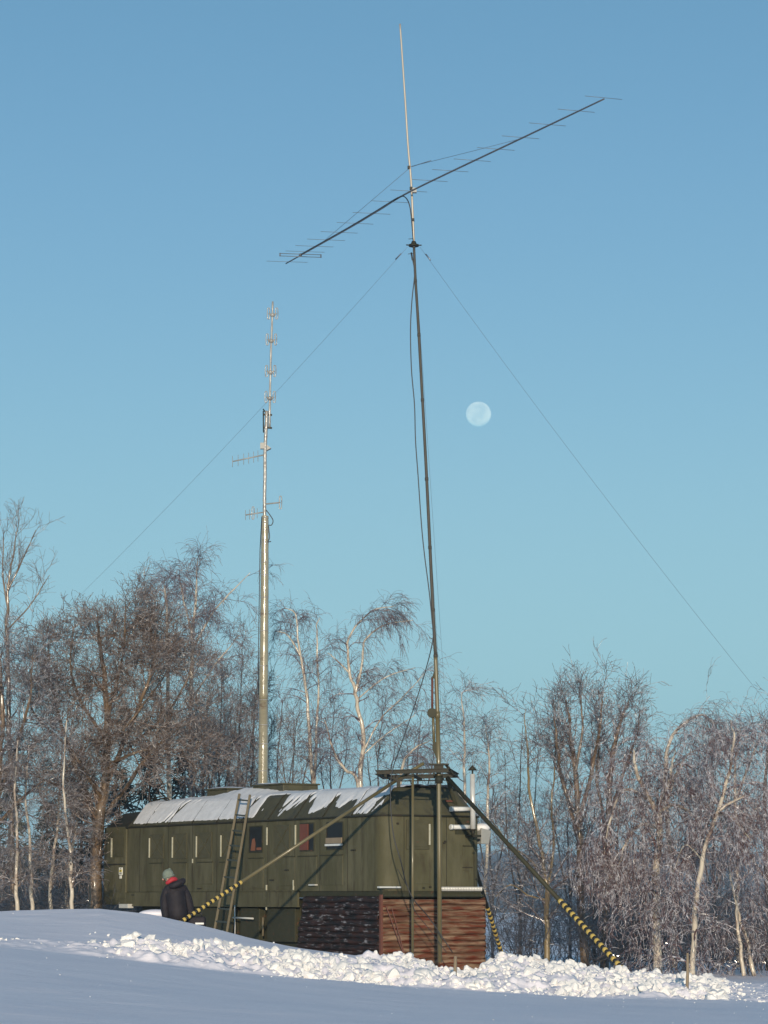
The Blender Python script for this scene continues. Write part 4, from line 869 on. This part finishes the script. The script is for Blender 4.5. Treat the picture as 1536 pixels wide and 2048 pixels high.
for i, (x0, x1, top, Y, lb) in enumerate(((36, 30, 1480, 68, 'thin pale birch stem nearest the left edge'), (66, 52, 1500, 70, 'second thin pale birch stem from the left edge, leaning left'), (146, 128, 1440, 66.5, 'whitest thin birch stem, curving left, between the left edge and the broad tree'), (104, 120, 1420, 72, 'thin dull birch stem just left of the whitest curving stem'), (138, 160, 1380, 74, 'thin birch stem leaning right beside the broad trunk'))):
    tree('birch_tree', lb, [limb([(x0, 1858), (x0-3, 1780), (x0*.6+x1*.4, 1690), (x1, 1580), (x1+6, top)], Y, .055, .012)], M['twig_brown'], M['birch'], weep(.6, 4, 6, 5, g=.25, t0=.2, l1=.5, l2=.35), 20+i, LB)
for i, (x, top, Y, lb) in enumerate(((440, 1330, 82, 'slender upright thicket tree just left of the tube tower base'), (478, 1290, 84, 'upright many stemmed tree touching the left side of the tube tower'), (410, 1380, 78, 'dense dark bushy tree above the left part of the wagon roof'), (505, 1400, 86, 'low bushy tree directly behind the tube tower base'))):
    tree('thicket_tree', lb, [limb([(x, 1860), (x-4, 1640), (x, 1500), (x+6, top)], Y, .05, .008), limb([(x-3, 1640), (x+20, 1520), (x+38, top+70)], Y, .03, .007), limb([(x-3, 1660), (x-24, 1540), (x-30, top+90)], Y, .03, .007)], M['twig_brown'], M['barkdark'], upr(.8, 4.2, 6, 5, t0=.1, l1=.5, l2=.32), 30+i, LB)
# --- middle
tree('birch_tree', 'birch with two twisted pale stems right of the tube tower, thin crown leaning left',
     [limb([(628, 1860), (627, 1600), (620, 1490), (612, 1380), (598, 1300), (590, 1230), (570, 1215)], 86, .075, .008), limb([(627, 1600), (632, 1480), (636, 1380), (634, 1260), (640, 1235)], 86, .05, .008), limb([(600, 1310), (575, 1270), (548, 1262)], 86, .03, .008)],
     M['twig_purple'], M['birch'], weep(.85, 2.7, 5, 5, g=.4, t0=.15, l1=.55, l2=.42), 40, MBG)
tree('birch_tree', 'brightest forked white birch in the middle, its wind swept crown reaching right towards the mast',
     [limb([(720, 1860), (720, 1570), (727, 1480), (716, 1420), (710, 1380), (697, 1330), (700, 1270), (745, 1222), (790, 1212)], 84, .085, .008), limb([(711, 1385), (724, 1330), (730, 1280), (770, 1250), (825, 1240)], 84, .045, .008), limb([(728, 1500), (760, 1440), (810, 1390), (850, 1345)], 84, .028, .008), limb([(726, 1510), (770, 1470), (830, 1430)], 84, .022, .008), limb([(698, 1345), (672, 1320), (655, 1305)], 84, .03, .008), limb([(713, 1400), (770, 1355), (830, 1335)], 84, .024, .008)],
     M['twig_purple'], M['birch'], weep(.85, 2.6, 5, 6, g=.42, t0=.15, l1=.55, l2=.42, wind=(.25, 0, 0)), 41, MBG)
tree('birch_tree', 'low leaning birch stems between the white birch and the platform',
     [limb([(715, 1860), (716, 1580), (690, 1540), (665, 1500), (650, 1440)], 83, .07, .012), limb([(790, 1860), (800, 1560), (822, 1505), (860, 1480)], 83, .06, .01)],
     M['twig_purple'], M['birch'], weep(.75, 2.6, 5, 5, g=.3, t0=.2, l1=.5, l2=.4), 42, MBG)
for i, (x, top, Y, lb) in enumerate(((560, 1400, 88, 'thin thicket tree right beside the tube tower'), (590, 1440, 82, 'bushy low tree below the two twisted pale birch stems'), (665, 1420, 90, 'low bushy tree just left of the bright forked birch'), (760, 1430, 90, 'low thin tree right of the bright forked birch'), (840, 1420, 88, 'thin tree directly behind the foot of the mast'))):
    tree('thicket_tree', lb, [limb([(x, 1860), (x, 1640), (x-5, 1540), (x+4, top)], Y, .04, .007), limb([(x, 1640), (x+22, 1540), (x+30, top+60)], Y, .025, .007), limb([(x, 1640), (x-20, 1560), (x-28, top+50)], Y, .025, .007)], M['twig_brown' if i % 2 else 'twig_purple'], M['barkdark'], upr(.65, 2.2, 4, 4, t0=.1, l1=.5, l2=.32), 50+i, MBG)
tree('birch_tree', 'pale sparse birch behind the chimney with a single thin top',
     [limb([(934, 1900), (932, 1650), (929, 1520), (928, 1440), (923, 1385)], 84, .06, .008)], M['twig_ice'], M['birch'], weep(.8, 3.4, 5, 5, g=.12, t0=.2, l1=.55, l2=.35), 60, MBG)
tree('birch_tree', 'thin iced birch close right of the chimney', [limb([(965, 1900), (975, 1650), (978, 1530), (972, 1450)], 80, .06, .008)], M['twig_ice'], M['birch'], weep(.8, 3.4, 5, 6, g=.3, t0=.15, l1=.55, l2=.38), 61, MBG)
# --- right
tree('bushy_tree', 'tree with a glossy golden trunk between the two striped legs',
     [limb([(1094, 1935), (1094, 1830), (1093, 1770), (1083, 1700), (1062, 1600), (1054, 1500), (1050, 1420)], 69.5, .08, .006, jit=.2), limb([(1094, 1790), (1108, 1690), (1104, 1610), (1110, 1520), (1105, 1440)], 69.5, .04, .006, jit=.4), limb([(1092, 1760), (1062, 1720), (1020, 1690), (985, 1640)], 69.5, .04, .01, jit=.4), limb([(1093, 1800), (1055, 1790), (1020, 1770), (985, 1800)], 69.5, .03, .008, jit=.3)],
     M['twig_ice'], M['barkgold'], upr(1.0, 3.5, 6, 5, t0=.12, ang=(28, 70), up=.10, l1=.55, l2=.35, lp=.3), 70, RG)
tree('upright_tree', 'tallest upright tree right of the wagon, its straight shoots sticking out at the top',
     [limb([(1172, 1945), (1166, 1850), (1160, 1700), (1152, 1560), (1142, 1470), (1132, 1400)], 69, .12, .012, jit=.2), limb([(1160, 1690), (1125, 1560), (1113, 1480), (1108, 1410)], 69, .06, .010, jit=.4), limb([(1158, 1640), (1190, 1520), (1200, 1450), (1206, 1385)], 69, .06, .010, jit=.4), limb([(1152, 1540), (1165, 1450), (1160, 1370)], 69, .04, .01)],
     M['twig_ice'], M['bark'], upr(.9, 3.6, 5, 5, t0=.2, l1=.55, l2=.34), 71, RG)
tree('upright_tree', 'second upright tree with straight shoots, right of the tallest one',
     [limb([(1208, 1950), (1212, 1800), (1215, 1650), (1225, 1520), (1240, 1450), (1258, 1395)], 71, .12, .012, jit=.2), limb([(1216, 1640), (1250, 1540), (1275, 1470), (1280, 1420)], 71, .05, .010, jit=.4), limb([(1214, 1680), (1195, 1560), (1200, 1450)], 71, .05, .010, jit=.4)],
     M['twig_ice'], M['bark'], upr(.85, 3.6, 5, 5, t0=.2, l1=.55, l2=.34), 72, RG)
tree('weeping_birch_tree', 'weeping iced birch with a straight white trunk and a curtain of drooping twigs',
     [limb([(1316, 1948), (1314, 1850), (1312, 1740), (1318, 1660), (1300, 1600), (1272, 1540), (1268, 1500)], 63, .105, .02, jit=.15), limb([(1318, 1665), (1325, 1600), (1340, 1545), (1350, 1500)], 63, .06, .015, jit=.4), limb([(1310, 1630), (1345, 1610), (1380, 1625), (1410, 1660)], 63, .05, .012, jit=.4), limb([(1316, 1655), (1280, 1650), (1250, 1690), (1235, 1740)], 63, .05, .012, jit=.5), limb([(1300, 1600), (1250, 1580), (1220, 1640), (1208, 1720)], 63, .04, .01, jit=.6), limb([(1330, 1580), (1370, 1530), (1400, 1560)], 63, .04, .01, jit=.6)],
     M['twig_red'], M['birch'], weep(1.1, 4.2, 6, 6, g=.70, t0=.03, l1=.82, l2=.42, w=.22, g0=.34)+[dict(n=2, t0=.1, t1=1, ln=.22, ang=(25, 80), nseg=3, grav=.25, wob=.25, rr=.9, rmin=.0062)], 73, RG)
tree('weeping_birch_tree', 'right leaning weeping birch with bent red branches near the thin wooden stake',
     [limb([(1384, 1955), (1388, 1880), (1395, 1790), (1408, 1710), (1425, 1650), (1440, 1620), (1485, 1592)], 61.5, .07, .02, jit=.15), limb([(1430, 1640), (1455, 1560), (1468, 1480), (1460, 1440)], 61.5, .045, .01, jit=.4), limb([(1436, 1625), (1470, 1640), (1500, 1680)], 61.5, .04, .01, jit=.4), limb([(1405, 1720), (1370, 1690), (1350, 1740)], 61.5, .018, .007, jit=.4)],
     M['twig_red'], M['birch'], weep(1.05, 4.2, 6, 6, g=.70, t0=.03, l1=.80, l2=.42, w=.22, g0=.34)+[dict(n=2, t0=.1, t1=1, ln=.22, ang=(25, 80), nseg=3, grav=.25, wob=.25, rr=.9, rmin=.0062)], 74, RG)
tree('birch_tree', 'arching birch with a drooping bow of twigs on the skyline at the right',
     [limb([(1350, 1960), (1345, 1750), (1330, 1560), (1345, 1470), (1400, 1430), (1430, 1450)], 72, .08, .01, jit=.2), limb([(1335, 1600), (1365, 1520), (1410, 1490)], 72, .04, .01)], M['twig_ice'], M['birch'], weep(.9, 3.4, 5, 6, g=.55, l1=.6, l2=.45), 75, RG)
tree('birch_tree', 'birch at the right edge with a pale upper stem',
     [limb([(1478, 1955), (1476, 1800), (1472, 1640), (1470, 1540), (1482, 1450)], 74, .08, .01), limb([(1472, 1600), (1510, 1500), (1535, 1440)], 74, .04, .01)], M['twig_ice'], M['birch'], weep(.9, 3.4, 5, 6, g=.45, l1=.6, l2=.45), 76, RG)
tree('bushy_tree', 'reddish iced tree cut by the right edge of the picture',
     [limb([(1538, 1960), (1535, 1800), (1530, 1650), (1535, 1500), (1545, 1430)], 70, .08, .015, jit=.3), limb([(1533, 1760), (1495, 1700), (1480, 1620)], 70, .04, .01, jit=.4)], M['twig_red'], M['barkdark'], upr(1.0, 3.5, 6, 5, t0=.1, ang=(30, 75), up=0, l1=.55, l2=.4), 77, RG)
tree('birch_tree', 'left one of two short pale leaning stems at the lower right', [limb([(1488, 1952), (1480, 1890), (1470, 1800), (1455, 1720)], 64, .05, .012)], M['twig_red'], M['birch'], weep(.7, 4, 6, 6, g=.6, t0=.05, l1=.5, l2=.45), 78, RG)
tree('birch_tree', 'right one of two short pale leaning stems at the lower right', [limb([(1508, 1952), (1495, 1885), (1475, 1820), (1470, 1760)], 64.6, .055, .012)], M['twig_red'], M['birch'], weep(.7, 4, 6, 6, g=.6, t0=.05, l1=.5, l2=.45), 79, RG)
for i, (x, top, Y, lb) in enumerate(((1040, 1450, 78, 'slender iced tree left of the golden trunk'), (1188, 1600, 73, 'dark forked trunk right of the golden trunk'), (1240, 1560, 76, 'dark trunk crossed by the striped right leg'), (1290, 1480, 80, 'dull tree behind the weeping birch'), (1430, 1520, 80, 'dull tree behind the right leaning weeping birch'), (1140, 1560, 82, 'grey tree behind the tallest upright tree'), (985, 1570, 86, 'thin grey tree behind the rear striped leg'))):
    tree('thicket_tree', lb, [limb([(x, 1955), (x, 1800), (x-5, 1680), (x+4, top)], Y, .05, .007), limb([(x, 1800), (x+26, 1660), (x+34, top+60)], Y, .03, .007), limb([(x, 1830), (x-24, 1690), (x-32, top+50)], Y, .03, .007)], M['twig_ice' if i % 2 else 'twig_brown'], M['barkdark'], upr(.85, 2.3, 4, 5, t0=.05, ang=(30, 75), up=.05, l1=.6, l2=.38), 80+i, RG)
# spruces
def spruce(px, top, Y, wd, label, seed):
    rng = np.random.default_rng(seed); b = at(px, top, Y); H = b.z-gz(b.x, Y)+.1; base = np.array([b.x, Y, b.z-H]); root = empty('spruce_tree', tuple(base), label=label, cat='spruce tree', group='dark spruces')
    P = np.zeros((1, 12, 3)); P[0, :, 2] = np.linspace(0, H, 12); Rr = np.linspace(.10, .01, 12)[None]; v, q = tubes(P, Rr, 8); link('trunk', np_mesh('trunk', v, q, True), M['barkdark'], root)
    Vs = []; Qs = []; n0 = 0
    o, r1 = spawn(rng, P, Rr, int(H*26), .1, 1, wd, (75, 105), nseg=5, grav=.12, wob=.05, rr=.3, rmin=.012, lenpow=.93); o2, r2 = spawn(rng, o, r1, 9, .15, 1, .26, (30, 60), nseg=3, grav=.25, rmin=.022)
    for a_, b_ in ((o, r1), (o2, r2)):
        v, q = tubes(a_, b_, 3); Vs.append(v); Qs.append(q+n0); n0 += len(v)
    link('crown', np_mesh('crown', np.concatenate(Vs), np.concatenate(Qs)), M['needle'], root)
spruce(165, 1560, 84, 1.3, 'dark spruce left of the broad trunk, glimpsed between the thin birch stems', 1)
spruce(95, 1600, 88, 1.4, 'dark spruce nearer the left edge, glimpsed between the thin birch stems', 2)
spruce(300, 1480, 90, 1.6, 'dark spruce hidden behind the broad tree, left of the slim birch', 3)
spruce(370, 1500, 88, 1.5, 'dark spruce behind the nodding birch', 4)
spruce(20, 1560, 90, 1.5, 'dark spruce cut by the left edge behind the iced bush', 5)
spruce(240, 1540, 92, 1.5, 'dark spruce right behind the broad trunk', 6)
# undergrowth : uncountable low twigs
rng = np.random.default_rng(5); N = 1500
px_ = np.concatenate([rng.uniform(-60, 520, 700), rng.uniform(1170, 1600, 560), rng.uniform(960, 1170, 90)]); N = len(px_); Yb = np.where(px_ < 700, rng.uniform(71, 96, N), rng.uniform(64, 95, N)); xb = (px_-768)/F*Yb
P0 = np.stack([xb, Yb, ground_z(xb, Yb)-.05], -1); d = norm(np.stack([rng.normal(0, .4, N), rng.normal(0, .4, N), np.ones(N)], -1)); L = rng.uniform(.8, 2.6, N); P = np.empty((N, 6, 3)); P[:, 0] = P0
for k in range(5): d = norm(d+rng.normal(0, .14, (N, 3))); P[:, k+1] = P[:, k]+d*(L/5)[:, None]
Rr = np.linspace(.014, .005, 6)[None]*np.ones((N, 1)); o1, r1 = spawn(rng, P, Rr, 6, .2, 1, .6, (30, 70), nseg=4, rmin=.006); o2, r2 = spawn(rng, o1, r1, 4, .2, 1, .3, (25, 60), nseg=3, rmin=.005)
Vs = []; Qs = []; n0 = 0
for a_, b_ in ((P, Rr), (o1, r1), (o2, r2)):
    v, q = tubes(a_, b_, 3); Vs.append(v); Qs.append(q+n0); n0 += len(v)
tag(link('undergrowth', np_mesh('undergrowth', np.concatenate(Vs), np.concatenate(Qs)), M['twig_dark']), kind='stuff', label='tangle of thin bare scrub under and behind the trees')
# stake
r = MB(); a = at(1374, 1979, 48.2); b = at(1375, 1906, 48.2); r.tube([Vector((0, 0, -.3)), Vector((0, 0, 0)), (b-a)*.5+Vector((.006, 0, 0)), b-a], [.03, .03, .027, .022], 7); o = r.build('stake', M['wood']); o.location = a
tag(o, 'thin weathered wooden stake standing in the snow at the right', 'stake')
r = MB(); a = at(910, 1943, 49.5); b = at(911, 1912, 49.5); r.tube([Vector((0, 0, -.2)), Vector((0, 0, 0)), b-a], [.032, .032, .028], 7); o = r.build('stake', M['wood']); o.location = a
tag(o, 'short wooden peg in the broken snow in front of the rusty sheet', 'stake')

# ------------------------------------------------------------------ moon
mm = bpy.data.materials.new('moon'); mm.use_nodes = True; nt = mm.node_tree; nt.nodes.clear(); N_ = nt.nodes.new
out = N_('ShaderNodeOutputMaterial'); ad = N_('ShaderNodeAddShader'); df = N_('ShaderNodeBsdfDiffuse'); tr = N_('ShaderNodeBsdfTransparent'); tr2 = N_('ShaderNodeBsdfTransparent')
df.inputs['Roughness'].default_value = 1.0
mixs = N_('ShaderNodeMixShader'); ge = N_('ShaderNodeNewGeometry'); tc = N_('ShaderNodeTexCoord'); no = N_('ShaderNodeTexNoise'); no.inputs['Scale'].default_value = 2.2; no.inputs['Detail'].default_value = 6
cr = N_('ShaderNodeValToRGB'); cr.color_ramp.elements[0].position = .38; cr.color_ramp.elements[0].color = (.145, .135, .10, 1); cr.color_ramp.elements[1].position = .6; cr.color_ramp.elements[1].color = (.22, .20, .145, 1)
k = nt.links.new; k(tc.outputs['Generated'], no.inputs['Vector']); k(no.outputs[0], cr.inputs[0]); k(cr.outputs[0], df.inputs[0]); k(df.outputs[0], ad.inputs[0]); k(tr.outputs[0], ad.inputs[1])
k(ge.outputs['Backfacing'], mixs.inputs[0]); k(ad.outputs[0], mixs.inputs[1]); k(tr2.outputs[0], mixs.inputs[2]); k(mixs.outputs[0], out.inputs[0])
r = MB(); r.ball((0, 0, 0), 1, n=64); mo = r.build('moon', mm); mc = at(957, 828.5, 30000); mo.location = mc; rad = 25.3/F*30000*1.01; mo.scale = (rad, rad, rad)
tag(mo, 'pale full moon low in the blue sky right of the mast', 'moon')
# ------------------------------------------------------------------ clear winter air, only noticeable over the far hills
hz = bpy.data.materials.new('haze'); hz.use_nodes = True; nt = hz.node_tree; nt.nodes.clear()
out = nt.nodes.new('ShaderNodeOutputMaterial'); vp = nt.nodes.new('ShaderNodeVolumePrincipled'); vp.inputs['Color'].default_value = (.62, .80, .98, 1); vp.inputs['Density'].default_value = .00030
nt.links.new(vp.outputs[0], out.inputs['Volume'])
r = MB(); r.bx((-4200, -60, -60), (4200, 4200, 70)); tag(r.build('haze', hz), kind='stuff', label='thin cold blue air over the far hills')
